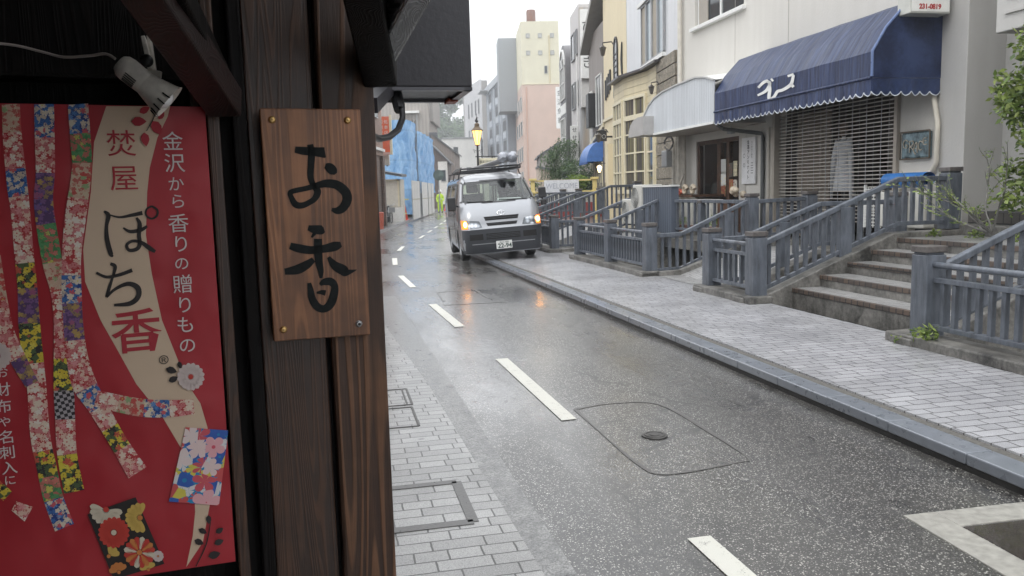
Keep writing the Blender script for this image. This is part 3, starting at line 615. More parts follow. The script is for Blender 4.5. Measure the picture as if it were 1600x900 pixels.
for p0,p1,n_ in (((-1.10,ya,0),(-1.10,yb,0),30),((-1.10,ya,0),(-.02,ya,0),7)):
    m,e=valance(p0,p1,2.895,2.70,n_); v=m.build('valance',MT['awn'],aw,smooth=True); e.build('valance_edge',plain('white_trim',(.6,.63,.68),.5),v)
mb=MB(); 
for y in (-2.2,-.8,.7,2.2): mb.bar((-1.05,y,2.95),(-.02,y,2.95),.03,.03)
mb.build('frame_bars',MT['grey'],aw)
# lettering on the awning front: traced on its own plane (y = along, z = up)
def awfn(px,py,d):
    q=ray(px,py); k=(FT-1.108)/(q.x*nT.x+q.y*nT.y); P=q*k; s=P.dot(dS); z=H+P.z
    return (-1.108-d,s-12.03,z)
mb=MB()
for st in ([(1185,137,3.5),(1193,129,4.5),(1200,126,4)],[(1199,127,4),(1203,131,4.5),(1197,142,4.5),(1184,149,3)],[(1202,127,3.5),(1203,140,5),(1202,154,5),(1209,152,4.5),(1215,143,4.5),(1222,141,4.5),(1231,136,5),(1237,130,5),(1240,117,4)],[(1231,119,3.5),(1240,116,3.5)],[(1235,130,4),(1240,136,4.5)],[(1205,123,3),(1208,127,3)]):
    ribbon(mb,st,awfn,.004,5)
mb.build('lettering',MT['white'],aw)
# sign box with phone number above the awning
sb=thing('sign_box','projecting white sign box with red phone number above the blue awning','sign',(7.60,9.66,3.71))
MB().box((0,-.125,0),(.62,.125,1.1)).build('sign_case',plain('sign_case',(.52,.52,.48),.4),sb,bevel=.012)
MB().box((.02,-.131,.025),(.60,-.127,1.08)).build('sign_face',plain('sign_panel',(.80,.80,.76),.35),sb)
text('phone_number','231-0819',.088,flat('red_ink',(.42,.03,.03)),sb,(.30,-.134,.085),FCAM,.002,bold=.003)
MB().box((.62,-.04,.5),(.71,.04,.6)).build('bracket',MT['grey'],sb)
# bronze name plate
gp=thing('name_plate','weathered green bronze plate lettered GRACE on the wall beside the grille','sign',(FT-.03,10.16,2.01))
def m_bronze():
    N=NT('bronze_patina'); a=N.noise(N.map(N.co,(1,3,2)),3,6,.7); c=N.mix(N.ramp(a,[(.35,0),(.65,1)]),(.025,.04,.045),(.22,.32,.36)); return N.P(Base_Color=c,Roughness=.35,Metallic=.3)
MB().box((-.02,-.295,-.19),(.03,.295,.19)).build('plate',m_bronze(),gp,bevel=.03)
mb=MB(); bz=plain('bronze_frame',(.12,.10,.075),.35,.6)
for a,b in (((-.30,-.195),(.30,-.195)),((.30,-.195),(.30,.195)),((.30,.195),(-.30,.195)),((-.30,.195),(-.30,-.195))): mb.bar((-.03,*a),(-.03,*b),.022,.022)
mb.build('plate_frame',bz,gp,bevel=.006)
mb=MB(); g=lambda x,z,d:(-.024-d,-x,z)
for st in ([(-.14,.06,.014),(-.19,.085,.014),(-.235,.04,.014),(-.22,-.02,.014),(-.16,-.03,.014),(-.15,.01,.014),(-.19,.01,.014)],[(-.10,.05,.014),(-.10,-.10,.014)],[(-.12,.05,.014),(-.06,.065,.014),(-.02,.04,.014),(-.05,-.01,.014),(-.10,-.01,.014),(-.04,-.05,.014),(.0,-.11,.014),(.03,-.13,.014)],[(-.03,-.08,.012),(.04,.04,.014),(.06,-.11,.014)],[(.0,-.05,.01),(.06,-.05,.01)],[(.16,.03,.014),(.11,.05,.014),(.08,-.01,.014),(.10,-.07,.014),(.16,-.07,.014)],[(.24,.09,.014),(.18,.08,.014),(.17,.04,.014),(.19,.0,.014),(.25,.0,.014)],[(.18,.045,.012),(.24,.05,.012)]):
    ribbon(mb,st,g,.01,5)
mb.build('raised_letters',plain('raised_bronze',(.36,.33,.27),.3,.6),gp)
# beige drain pipe, split AC unit and rolled blue sheet on it
o=MB().tube([(FT-.06,9.83,2.75),(FT-.06,9.80,2.6),(FT-.06,9.72,2.3),(FT-.06,9.72,1.75),(FT-.06,9.80,1.62),(FT-.06,10.05,1.55),(FT-.06,10.4,1.5),(FT-.06,10.5,1.2)],.035,12).build('pipe_cover',plain('ivory_pipe',(.60,.56,.48),.45),None,smooth=True,st=True); tag(o,'ivory pipe cover bending down the wall beside the bronze plate','pipe')
def ac_unit(label,t,s,z,w_=.8,h=.58,d=.3,face='st',loc=None,rz=0):
    o=thing('air_conditioner',label,'air conditioner',(t,s,z) if face=='st' else loc,rz,group='outdoor air conditioner units',fr=face)
    c=plain('ac_ivory',(.55,.54,.50),.45); b=MB().box((0,-w_/2,.04),(d,w_/2,h)).build('casing',c,o,bevel=.02)
    mb=MB(); mat=Matrix.Translation((-.004,.12,h*.52))@Matrix.Rotation(R(-90),4,'Y')
    for rr in [x*.025 for x in range(1,10)]: mb.lathe([(rr,.0),(rr+.005,.006),(rr+.010,.0)],24,0,mat)
    for k in range(8): a=k*math.pi/8; mb.bar((-.006,.12-.23*math.cos(a),h*.52-.23*math.sin(a)),(-.006,.12+.23*math.cos(a),h*.52+.23*math.sin(a)),.006,.004)
    mb.build('fan_grille',plain('ac_grille',(.36,.36,.34),.5),o)
    MB().lathe([(.001,.0),(.225,.0)],24,0,Matrix.Translation((-.002,.12,h*.52))@Matrix.Rotation(R(-90),4,'Y')).build('fan_opening',MT['dark'],o)
    for y in (-w_*.35,w_*.35): MB().box((.02,y-.03,0),(d-.02,y+.03,.04)).build('foot',MT['black'],o)
    return o
ac_unit('white outdoor air conditioner behind the railing beside the bronze plate',FT-.42,9.98,.80,.95,.55)
bl=thing('rolled_mat','bright blue rolled sheet lying on the air conditioner behind the railing','mat',(FT-.32,9.95,1.52))
mb=MB(); 
q=[((.015+.007*a)*math.cos(a),(.015+.007*a)*math.sin(a)*.85) for a in [k*.35 for k in range(50)]]
mb.add([(x,-.42,z) for x,z in q]+[(x,.42,z) for x,z in q],[(k,k+1,50+k+1,50+k) for k in range(49)])
mb.build('roll',plain('blue_sheet',(.03,.15,.42),.5,var=.3,bump=.5,bsc=12),bl,smooth=True)
lc=thing('white_trellis','white plastic lattice panel leaning by the wall left of the air conditioner','lattice',(FT-.2,10.85,.8))
mb=MB()
for k in range(7): mb.box((0,-.18+k*.06-.006,0),(.012,-.18+k*.06+.006,.62))
for k in range(12): mb.box((-.006,-.19,.03+k*.05),(0,.19,.042+k*.05))
mb.build('lattice_bars',MT['white'],lc); MB().box((-.01,.19,0),(.03,.215,.66)).build('side_post',MT['white'],lc)
# pillar, recess and lintel block with raised letters
pl=thing('pillar','pale roughcast pillar between the awning and the lettered beam','pillar',(FT,9.55,0))
MB().box((-.004,-.26,.3),(.62,.239,9)).build('shaft',MT['stuccog'],pl,bevel=.01)
gb=thing('grey_building','grey roughcast building front at the right edge with a lettered beam','building',(8.9,7,0))
mb=MB(); holed(mb,8.62-7-3.6,9.29-7,.3,9,[(-1.9,1.62,.3,3.1)],lambda s,z,d:(d,s,z),.5); mb.poly([(0,2.29,.3),(0,2.29,9),(4,2.29,9),(4,2.29,.3)]); mb.box((0,-9,.3),(.5,-1.98,9)); mb.build('wall',MT['stuccog'],gb)
MB().poly([(.52,-1.9,.3),(.52,1.62,.3),(.52,1.62,3.1),(.52,-1.9,3.1)]).build('recess_back',plain('recess',(.15,.145,.14),.7),gb)
MB().box((-1.28,-4.5,3.17),(-.002,1.12,6)).build('beam',MT['stuccog'],gb,bevel=.015)
text('raised_letters','ニュー',.34,MT['stuccog'],gb,(-1.285,.50,3.44),FSTREET,.02,sx=1.0)
MB().box((-1.32,-1.6,3.62),(-1.283,-.15,5.5)).build('dark_panel',MT['black'],gb)
# ------------------------------------------------------------ small shop with the white arched canopy
cn=thing('arched_canopy','white ribbed sheet-metal canopy with an arched top beside the blue awning','canopy',(7.2,15.9,0))
ribw=m_corr('white_ribbed_sheet',(.62,.65,.68),13,.35,0,.5,'h',None,(0,1,0))
top=[(2.12,2.72),(2.12,2.95),(1.95,3.18),(1.7,3.36),(1.35,3.50),(.9,3.58),(.2,3.63),(-.75,3.66),(-1.2,3.60),(-1.55,3.50),(-1.55,2.72)]
MB().prism([(0,y,z) for y,z in top],(.02,0,0)).build('front_panel',ribw,cn)
mb=MB()
for a,b in zip(top[1:-1],top[2:-1]): mb.bar((0,a[0],a[1]+.01),(0,b[0],b[1]+.01),.05,.03)
mb.build('edge_trim',plain('canopy_trim',(.45,.45,.44),.5),cn)
mb=MB(); k=len(top[1:-1]); mb.add([(.0,y,z+.012) for y,z in top[1:-1]]+[(1.08,y,z+.14) for y,z in top[1:-1]],[(i,i+1,k+i+1,k+i) for i in range(k-1)]); mb.build('roof_sheet',MT['white'],cn,smooth=True)
MB().box((.02,-1.55,2.70),(1.09,2.12,2.715)).build('ceiling_board',plain('soffit',(.36,.33,.29),.7,var=.25),cn)
MB().box((-.02,-1.55,2.69),(.0,2.14,2.735)).build('lower_trim',MT['white'],cn)
vh=thing('barrel_hood','small grey half-round metal hood at the far end of the white arched canopy','hood',(6.95,17.3,2.70))
MB().prism([(0,0,0),(0,.95,0),(0,.93,.14),(0,.82,.28),(0,.62,.38),(0,.35,.42),(0,0,.42)],(.32,0,0)).build('hood_shell',plain('hood_grey',(.40,.39,.38),.4),vh)
fs=thing('fossil_shop','small shop with dark wooden door frame, window and posters under the white canopy','shop',(FT,16.41,0))
dw=m_wood('dark_stained_wood',(.03,.014,.008),(.15,.07,.035),1,.45)
mb=MB()
for y0,y1 in ((-1.01,-.93),(-.52,-.40),(-.12,.04),(.90,1.01)): mb.box((.03,y0,.5),(.12,y1,2.53))
mb.box((.03,-1.01,2.44),(.12,1.01,2.53)); mb.box((.03,.0,1.22),(.12,.95,1.32)); mb.box((.03,-.95,.5),(.10,-.1,1.15)); mb.build('door_frame',dw,fs)
MB().poly([(.07,-1,.9),(.07,1,.9),(.07,1,2.5),(.07,-1,2.5)]).build('pane',MT['glass'],fs)
MB().box((-.012,-1.30,.4),(-.002,-1.02,2.69)).build('side_board',MT['white'] if 0 else plain('offwhite_board',(.52,.50,.46),.5),fs)
pcol=[(.6,.6,.58),(.75,.75,.72),(.30,.08,.05),(.10,.09,.07),(.55,.50,.35),(.40,.12,.06),(.62,.58,.5)]
for i,(y,z,a,b) in enumerate(((-.27,1.92,.11,.16),(-.27,1.66,.11,.16),(-.27,1.40,.10,.13),(-.60,1.84,.08,.15),(-.80,1.86,.08,.16),(-.62,1.50,.085,.14),(-.80,1.48,.08,.15))):
    c=pcol[i]; N=NT('poster_print%d'%i); 
    bcol=N.mix(N.ramp(N.vor(N.co,14+i,rnd=1),[(.25,1),(.45,0)]),c,[(.25,.1,.07),(.8,.72,.5),(.35,.30,.1)][i%3]); N.P(Base_Color=N.mix(.6 if i in(0,) else 0,bcol,c) if i else c)
    MB().box((.022,y-a,z-b),(.028,y+a,z+b)).build('poster',N.m,fs)
MB().box((-.75,-.35,1.28),(.0,1.05,1.33)).build('display_shelf',dw,fs)
ac_unit('white air conditioner under the shop window shelf, left of the shop door',7.35,16.1,.62,.85,.62)
ac_unit('white air conditioner under the shelf, nearest the shop door posts',7.37,15.25,.62,.8,.62)
wsn=thing('shop_sign_board','tall narrow white sign board with vertical lettering on the wall beside the shop door','sign',(FT-.03,14.94,2.0))
MB().box((-.02,-.27,-.47),(.015,.27,.46)).build('board',plain('sign_white',(.74,.74,.75),.4),wsn,bevel=.004)
ink=flat('black_ink',(.02,.02,.02)); inkg=flat('grey_ink',(.22,.22,.22)); inkr=flat('seal_red',(.4,.05,.04))
text('main_lettering','金澤アンモナイト',.098,ink,wsn,(-.024,-.005,.02),FSTREET,.001,vertical=.92) if 0 else None
def vtext(par,s,size,mat,x,y,ztop,step,nm='lettering',rot=FSTREET):
    """one mesh: characters stacked downwards"""
    ms=[]
    for i,ch in enumerate(s):
        o=text(nm,ch,size,mat,None,(0,0,0),rot,.001); bm_=o.data; v=[(p.co.x,p.co.y,p.co.z) for p in bm_.vertices]; f=[tuple(p.vertices) for p in bm_.polygons]
        mr_=o.matrix_basis.copy(); v=[tuple(mr_@Vector(q)+Vector((x,y,ztop-i*step))) for q in v]; ms.append((v,f)); bpy.data.objects.remove(o)
    m=MB()
    for v,f in ms: m.add(v,f)
    return m.build(nm,mat,par)
vtext(wsn,'金澤アンモナイト',.095,ink,-.024,-.0,.36,.10)
vtext(wsn,'石と化石と雑貨',.04,inkg,-.024,-.15,.36,.05)
for z,r0 in ((.10,.045),(-.09,.04)):
    mb=MB(); mb.lathe([(r0,0),(r0-.006,.001),(r0-.012,0)],20,0,Matrix.Translation((-.0235,.16,z))@Matrix.Rotation(R(-90),4,'Y')); mb.build('round_emblem',inkg,wsn)
mb=MB()
for k in range(5): mb.box((-.0225,-.20,-.06-.05*k),(-.0215,-.11,-.045-.05*k))
mb.build('text_lines',inkg,wsn)
o=MB().tube([(7.55,14.9,2.72),(7.6,14.75,2.62),(FT-.05,14.42,2.50),(FT-.05,14.38,2.42),(FT-.05,14.38,.5)],.04,12).build('downpipe',plain('dark_grey_pipe',(.07,.075,.075),.35),None,smooth=True,st=True); tag(o,'dark grey drainpipe bending from the canopy down beside the tall white sign board','pipe')
# things on the shelf
def cluster(name,lab,cat,loc,cols,n,r,rad,group=None):
    t=thing(name,lab,cat,loc,group=group)
    for c,nm in cols:
        mb=MB()
        for k in range(n): a=random.uniform(0,6.28);q=random.uniform(0,r); mb.ball((q*math.cos(a),q*math.sin(a),random.uniform(0,rad*1.5)),(rad*random.uniform(.6,1),)*3,0,6)
        mb.build(nm,c,t,smooth=True)
    return t
pink=plain('salmon_petals',(.62,.16,.10),.6); shell=plain('shell_cream',(.50,.43,.33),.5,var=.3,sc=30)
cluster('flower_bunch','salmon pink flowers on the shop window shelf','flowers',(7.75,17.15,1.36),[(pink,'petals')],16,.13,.055)
for s,l in ((16.85,'small cream fossil shell on the shelf beside the pink flowers'),(16.45,'wide cream fossil shell in the middle of the shelf')):
    t=thing('fossil_shell',l,'fossil',(7.75,s,1.33),group='fossils at the shop'); mb=MB(); q=[]; 
    pts=[(0,(.012+.011*a)*math.cos(a),.1+(.012+.011*a)*math.sin(a)) for a in [k*.4 for k in range(24)]]; mb.tube(pts,[.012+.0016*k for k in range(24)],8); mb.build('coil',shell,t,smooth=True)
cluster('fossil_heap','heap of rounded pale fossils behind the railing post by the shop door','fossils',(7.65,14.3,1.30),[(shell,'stones')],6,.14,.085,'fossils at the shop')
t=thing('display_crate','wooden crate carrying the pale fossils','crate',(7.65,14.3,.5)); MB().box((-.25,-.3,0),(.25,.3,.72)).build('crate_side',dw,t,bevel=.01)
lp=thing('flood_light','small spotlight under the canopy ceiling over the sign board','spotlight',(7.9,15.0,2.60)); MB().box((-.05,-.09,-.06),(.05,.09,.04)).build('lamp_housing',MT['grey'],lp,bevel=.01); MB().tube([(0,0,.03),(0,0,.1)],.012).build('bracket',MT['grey'],lp)
# ------------------------------------------------------------ buildings along the bend (frame 2: 3.3 deg)
T2=R(3.3)
def f2x(Y): return 4.18-.0577*(Y-19.65)
def bthing(name,label,cat,Yn,group=None,dx=0): return thing(name,label,cat,(f2x(Yn)+dx,Yn,0),T2,group,fr='w')
def winf(par,x,y,z,w_,h_,side='street',mull=2,rows=1,fm=None,gm=None,name='window'):
    """window on a local face: side street -> face -x at x, centred y ; cam -> face -y at y, centred x"""
    fm=fm or MT['grey']; gm=gm or MT['glassd']; m=MB(); fr=.045
    def bx(a0,a1,z0,z1,d0,d1):
        if side=='street': m.box((x-d1,y+a0,z+z0),(x-d0,y+a1,z+z1))
        elif side=='right': m.box((x+d0,y+a0,z+z0),(x+d1,y+a1,z+z1))
        else: m.box((x+a0,y-d1,z+z0),(x+a1,y-d0,z+z1))
    for a in (-w_/2,w_/2-fr): bx(a,a+fr,0,h_,-.01,.05)
    bx(-w_/2,w_/2,0,fr,-.01,.06); bx(-w_/2,w_/2,h_-fr,h_,-.01,.05)
    for k in range(1,mull): a=-w_/2+w_*k/mull; bx(a-.02,a+.02,fr,h_-fr,-.01,.04)
    for k in range(1,rows): a=h_*k/rows; bx(-w_/2+fr,w_/2-fr,a-.02,a+.02,-.01,.038)
    f=m.build(name,fm,par); m=MB()
    bx(-w_/2+fr*.5,w_/2-fr*.5,fr*.5,h_-fr*.5,.004,.012); m.build('pane',gm,f); return f
# white siding house
wh=bthing('siding_house','white metal-sided house with cream clapboard ground floor and bay windows','house',19.9)
mb=MB(); mb.box((0,0,0),(7,6.0,9)); mb.build('wall',m_corr('white_siding',(.68,.69,.71),7,.35,0,.3,'h',None,(0,1,0)),wh)
clap=m_corr('cream_clapboard',(.66,.58,.40),5.2,.55,0,1.,'v')
MB().box((-.10,1.1,4.85),(0,3.9,4.95)).build('window_sill',MT['white'],wh); MB().box((-.12,1.0,6.62),(0,3.95,6.72)).build('window_head',MT['white'],wh)
for k,(a,c_) in enumerate(((1.45,'g'),(2.1,'t'),(2.75,'g'),(3.4,'t'))):
    winf(wh,-.02,a,4.95,.62,1.66,'street',1,1,MT['grey'],flat('sky_glass',(.25,.30,.33),.08) if c_=='g' else plain('tan_shutter',(.36,.32,.26),.6))
lo=bthing('clapboard_bay','cream clapboard lower storey with white French bay windows below the white siding','bay',19.9); 
mb=MB(); yb0,yb1,yb2=2.92,4.42,6.0
# plan: wall line x=-.06 from y=1.9..2.9, angled face out to x=-.42 at y=4.4, front to y=6
pl_=[(-.06,1.95),(-.06,2.92),(-.42,4.42),(-.42,6.02),(.3,6.02),(.3,1.95)]
mb.prism([(x,y,.3) for x,y in pl_],(0,0,4.45)); mb.build('wall',clap,lo)
MB().prism([(-.22,1.5,4.76),(-.26,3.0,4.76),(-.62,4.35,4.76),(-.62,6.1,4.76),(.1,6.1,4.80),(.1,1.5,4.80)],(0,0,.06)).build('ledge_roof',plain('ledge',(.06,.055,.06),.4),lo)
def french(par,p0,p1,z0,z1,cols,rows,mat,topz=None):
    a=Vector((*p0,0));b=Vector((*p1,0)); d=(b-a).normalized(); nn=Vector((-abs(d.y),d.x if d.y>0 else -d.x,0)).normalized()
    if nn.x>0: nn=-nn
    m=MB(); L=(b-a).length
    def bb_(u0,u1,q0,q1,o0,o1): 
        pts=[a+d*u+nn*o+Vector((0,0,q)) for q in (q0,q1) for (u,o) in ((u0,o0),(u1,o0),(u1,o1),(u0,o1))]; m.hexa(pts)
    bb_(0,.07,z0,z1,-.02,.06); bb_(L-.07,L,z0,z1,-.02,.06); bb_(.07,L-.07,z0,z0+.12,-.02,.06); bb_(.07,L-.07,z1-.08,z1,-.02,.06)
    for k in range(1,cols): u=L*k/cols; bb_(u-.03,u+.03,z0+.12,z1-.08,-.02,.045)
    zr=[z0+.1+(z1-z0-.1)*k/rows for k in range(1,rows)]
    if topz: bb_(.07,L-.07,topz-.07,topz+.07,-.02,.055)
    for q in zr:
        if not topz or abs(q-topz)>.15: bb_(.07,L-.07,q-.022,q+.022,-.02,.043)
    f=m.build('window',mat,par); m=MB(); bb_(.04,L-.04,z0+.05,z1-.04,.0,.012); m.build('pane',MT['glassc'],f); return f
N=NT('curtained_glass'); MT['glassc']=N.P(Base_Color=N.ramp(N.noise(N.map(N.co,(6,6,.2)),1.5,2),[(.35,(.05,.05,.06)),(.5,(.10,.09,.08)),(.6,(.20,.19,.10))]),Roughness=.06)
french(lo,(-.08,2.98),(-.415,4.34),1.35,4.15,2,5,MT['cream'],3.55)
french(lo,(-.425,4.6),(-.425,5.95),1.35,4.15,3,5,MT['cream'],3.55)
french(lo,(-.065,2.05),(-.065,2.85),1.35,3.55,1,4,MT['cream'])
mb=MB(); pk=[]
for k in range(14):
    z=.5+k*.31; mb.box((-.05-random.uniform(0,.03),.02,z),(.02,1.9,z+.28))
mb.build('patched_boards',m_wood('weathered_boards',(.10,.08,.06),(.42,.38,.30),1,.7,'y'),lo)
def lantern(label,loc,arm=.18,lit=False,group='wall lanterns',fr='w',sc=1.):
    t=thing('wall_lantern',label,'lantern',loc,0,group,fr=fr); t.scale=(sc,)*3
    MB().tube([(.0,0,.25),(-.05,0,.32),(-arm,0,.3),(-arm,0,.22)],.014,8).build('arm',MT['black'],t)
    o=MB().lathe([(.001,.0),(.04,.02),(.075,.18),(.09,.19),(.03,.24),(.001,.26)],6).build('lamp_body',emis('lamp_lit',(1,.72,.35),6) if lit else plain('old_lantern',(.08,.07,.06),.4),t); o.location=(-arm,0,0)
    return t
lantern('small dark lantern low on the cream clapboard above the white canopy',(f2x(21.2)-.08,21.5,3.95),.2)
lantern('dark wall lantern high on the yellow wall above the arched window',(f2x(27.8)-.02,28.0,6.0),.25,sc=1.5)
lantern('dark wall lantern beside the black glasses sign on the yellow wall',(f2x(29)-.3,27.0,3.05),.25,sc=1.3)
lantern('glowing lantern low beside the door of the yellow building',(f2x(28)-.25,28.5,2.1),.25,lit=True)
# yellow building
yb_=bthing('yellow_building','yellow rendered shop building with arched window and dark lettering','building',25.95)
yel=streaky('yellow_render',(.76,.67,.46),(.64,.54,.38),.7,1.2,.3,.4)
MB().box((0,0,0),(7,4.1,10)).build('wall',yel,yb_)
mb=MB(); z0,z1=4.6,6.1; n=8
arch=[(-.03,1.35,z0),(-.03,1.95,z0)]+[(-.03,1.65+.3*math.cos(math.pi*k/n),z1+.45*math.sin(math.pi*k/n)) for k in range(n+1)]
a_=MB().prism([(x,y,z) for x,y,z in arch],(.04,0,0)).build('arched_window',flat('lead_glass',(.05,.055,.06),.15),yb_)
mb=MB(); 
for p,q in zip(arch,arch[1:]+arch[:1]): mb.bar(p,q,.05,.05)
for k in range(1,8): mb.bar((-.05,1.35,z0+k*.2),(-.05,1.95,z0+k*.2),.02,.02)
mb.build('lead_frame',MT['black'],a_)
mb=MB()
for y,z,w_ in ((3.6,5.05,.13),(3.3,5.12,.13),(3.0,5.2,.13),(2.72,5.3,.13)):
    mb.prism([(-.05,y-w_*.55,z-.35),(-.05,y+w_*.55,z-.35),(-.05,y+w_*.75,z),(-.05,y+w_*.55,z+.35),(-.05,y-w_*.55,z+.35),(-.05,y-w_*.75,z)],(.04,0,0))
mb.prism([(-.05,.55,5.1),(-.05,.70,5.3),(-.05,.75,5.7),(-.05,.62,6.1),(-.05,.55,6.2),(-.05,.6,5.7)],(.04,0,0))
mb.build('facade_lettering',ink,yb_)
vtext(yb_,'珈琲',.5,plain('brown_ink',(.35,.25,.12),.6),-.012,2.0,3.75,.5)
MB().box((-.06,.0,3.95),(.0,4.1,4.05)).build('cornice',MT['cream'],yb_)
MB().box((-.45,1.0,.4),(-.02,1.5,3.0)).build('door_post',yel,yb_)
MB().box((-.012,1.7,.4),(.0,3.5,2.7)).build('door_opening',MT['glassd'],yb_)
# brown/grey gabled building
br=bthing('gabled_building','grey-brown building with a steep overhanging eave and blue half-round awning','building',30.06)
MB().box((0,0,0),(6,3.4,7.6)).build('wall',m_corr('brown_siding',(.27,.24,.22),5,.6,0,.4,'h',None,(0,1,0)),br)
eav=plain('eave_grey',(.30,.29,.27),.6)
MB().hexa([(-.34,3.5,6.95),(3,3.5,6.95),(3,-4.6,10.9),(-.34,-4.6,10.9),(-.34,3.5,7.2),(3,3.5,7.2),(3,-4.6,11.15),(-.34,-4.6,11.15)]).build('roof',eav,br)
winf(br,-.02,.9,3.9,1.2,1.9,'street',2,1,MT['white']); winf(br,-.02,2.7,3.2,.7,2.2,'street',1,1,MT['white'],plain('pale_shutter',(.5,.5,.48),.5))
MB().box((-.35,1.5,3.9),(-.0,2.1,5.2)).build('window_box',MT['black'],br)
MB().prism([(-.01,0,3.95),(-.01,3.4,3.35),(-.01,3.4,3.2),(-.01,0,3.8)],(-.05,0,0)).build('sloping_band',MT['cream'],br)
MB().box((-.02,.3,.4),(-.0,3.2,2.7)).build('shop_window',MT['glassd'],br)
mb=MB()
for k in range(7): mb.box((-.06,.35+k*.45,.4),(-.02,.41+k*.45,2.7))
mb.build('door_frame',MT['cream'],br)
ba=bthing('half_round_awning','bright blue half-round awning far down the right side','awning',30.4); 
mb=MB(); n=10; A=[(-.62*math.cos(math.pi/2*k/n)-0,.78*math.sin(math.pi/2*k/n)) for k in range(n+1)]
mb.add([(x,0,2.55+z) for x,z in A]+[(x,1.9,2.55+z) for x,z in A],[(k,k+1,n+2+k,n+1+k) for k in range(n)]); 
mb.add([(0,0,2.55)]+[(x,0,2.55+z) for x,z in A],[tuple(range(n+2))]); mb.add([(0,1.9,2.55)]+[(x,1.9,2.55+z) for x,z in A],[tuple(range(n+2))])
mb.build('canvas',plain('bright_blue',(.06,.17,.48),.4,var=.2),ba,smooth=True); MB().box((-.63,-.01,2.47),(-.6,1.91,2.56)).build('valance',plain('bright_blue2',(.04,.11,.38),.4),ba)
gsn=bthing('eyeglass_sign','small square black sign with white spectacles projecting beside the blue half-round awning','sign',28.5)
MB().box((-.58,-.03,3.18),(-.20,.03,3.54)).build('sign_board',MT['black'],gsn,bevel=.01)
mb=MB()
for x in (-.475,-.305): mb.lathe([(.058,0),(.063,.002),(.068,0)],20,0,Matrix.Translation((x,-.035,3.34))@Matrix.Rotation(R(90),4,'X'))
mb.bar((-.41,-.035,3.36),(-.37,-.035,3.36),.01,.01); mb.build('glasses_mark',MT['white'],gsn); MB().box((-.21,-.02,3.3),(.0,.02,3.36)).build('bracket',MT['black'],gsn)
# corrugated building with signs
co_=thing('corrugated_building','four-storey rusty corrugated building with a grey street front','building',(3.26,36,0),T2,fr='w')
MB().box((0,0,0),(6,.3,9.4)).build('side_wall',m_corr('rusty_corrugated',(.42,.42,.42),4,.5,.2,.6,'h',(.45,.36,.26),(1,0,0)),co_)
MB().box((-.003,.304,0),(6,3.0,9.6)).build('wall',plain('pale_panel',(.52,.50,.49),.6),co_)
for z in (2.9,5.2,7.4): winf(co_,-.03,1.9,z,1.0,1.2,'street',1,1); winf(co_,-.03,.75,z+.1,.35,1.1,'street',1,1)
for z,x1 in ((5.8,.9),(3.2,1.1)): MB().box((0,-.32,z-.7),(x1,0,z+1.1)).build('pale_box',plain('pale_panel2',(.55,.54,.52),.6),co_) if z>5 else None
vs1=thing('vertical_sign','tall white sign with black brush characters high on the corrugated building','sign',(3.55,35.6,6.3),T2,fr='w')
MB().box((-.3,-.08,0),(.35,.08,2.9)).build('sign_panel',MT['white'],vs1,bevel=.02); vtext(vs1,'ひのき',.55,ink,0,-.09,2.15,.75,rot=FCAM); MB().box((.35,-.03,2.6),(.9,.03,2.7)).build('bracket',MT['grey'],vs1)
vs2=thing('vertical_sign','slim white vertical sign low on the corner of the corrugated building','sign',(2.95,36.2,2.85),T2,fr='w')
MB().box((-.16,-.05,0),(.2,.05,1.5)).build('sign_panel',MT['white'],vs2,bevel=.01); vtext(vs2,'せせらぎ',.24,ink,.02,-.056,1.3,.34,rot=FCAM); MB().tube([(.18,0,1.5),(.18,0,4.5)],.03).build('pole',MT['white'],vs2)
# building with arched window
ar=thing('arched_building','narrow dark building with tall arched windows far down the street','building',(2.92,40,0),T2,fr='w')
dk=plain('dark_slate',(.14,.135,.14),.5)
mb=MB(); n=10; top_=[(0,2.4*0,0),(0,2.4,0)]+[(0,1.2+1.2*math.cos(math.pi*k/n),7.7+1.0*math.sin(math.pi*k/n)) for k in range(n+1)]
mb.prism(top_,(5,0,0)); mb.build('wall',dk,ar,smooth=True)
for z,h_ in ((.6,2.0),(3.2,1.9),(6.0,1.6)): 
    winf(ar,-.02,1.2,z,1.7,h_,'street',3,2,MT['white'])
mb=MB(); a2=[(-.04,1.2+.85*math.cos(math.pi*k/n),7.6+.85*math.sin(math.pi*k/n)) for k in range(n+1)]
g2=MB().prism(a2,(.05,0,0)).build('fan_window',MT['glassd'],ar); 
for p,q in zip(a2,a2[1:]): mb.bar(p,q,.08,.1)
for k in (2,5,8): mb.bar((-.05,1.2,7.6),a2[k],.04,.04)
mb.build('window_frame',MT['white'],g2)
for z in (2.7,5.3): MB().box((-.03,.2,z),(-.0,2.2,z+.5)).build('panel',MT['white'],ar)
# ------------------------------------------------------------ distant blocks (corner towards the street at px)
def block(name,label,px,Y,ztop,wid,dep,mat,mat2=None,ang=R(3.3),wins=(),cat='building',z0=0,street_w=None,gm=None):
    q=atY(px,300,Y); t=thing(name,label,cat,(q.x,Y,0),ang,fr='w')
    MB().box((0,0,z0),(wid,dep,ztop)).build('wall',mat,t)
    return t
fade=lambda n,c,**k: plain(n,c,.7,**k)
pk=block('pink_tower','pink rendered office block whose upper half is pale yellow with a rusty water tank',820,108,15.6,5.4,14,fade('pink_render',(.55,.415,.35),var=.08,sc=.6))
yl=MB().box((.0,.0,15.604),(5.0,9,23.6)).build('tower_shaft',streaky('pale_yellow_render',(.68,.65,.50),(.55,.52,.40),.7,.25,.1,.5),pk)
MB().box((-.003,3.0,15.604),(.0,9.01,23.6))
MB().box((-2.6,9.02,13),(4.8,14,23.2)).build('stair_block',fade('grey_side',(.30,.32,.34)),pk)
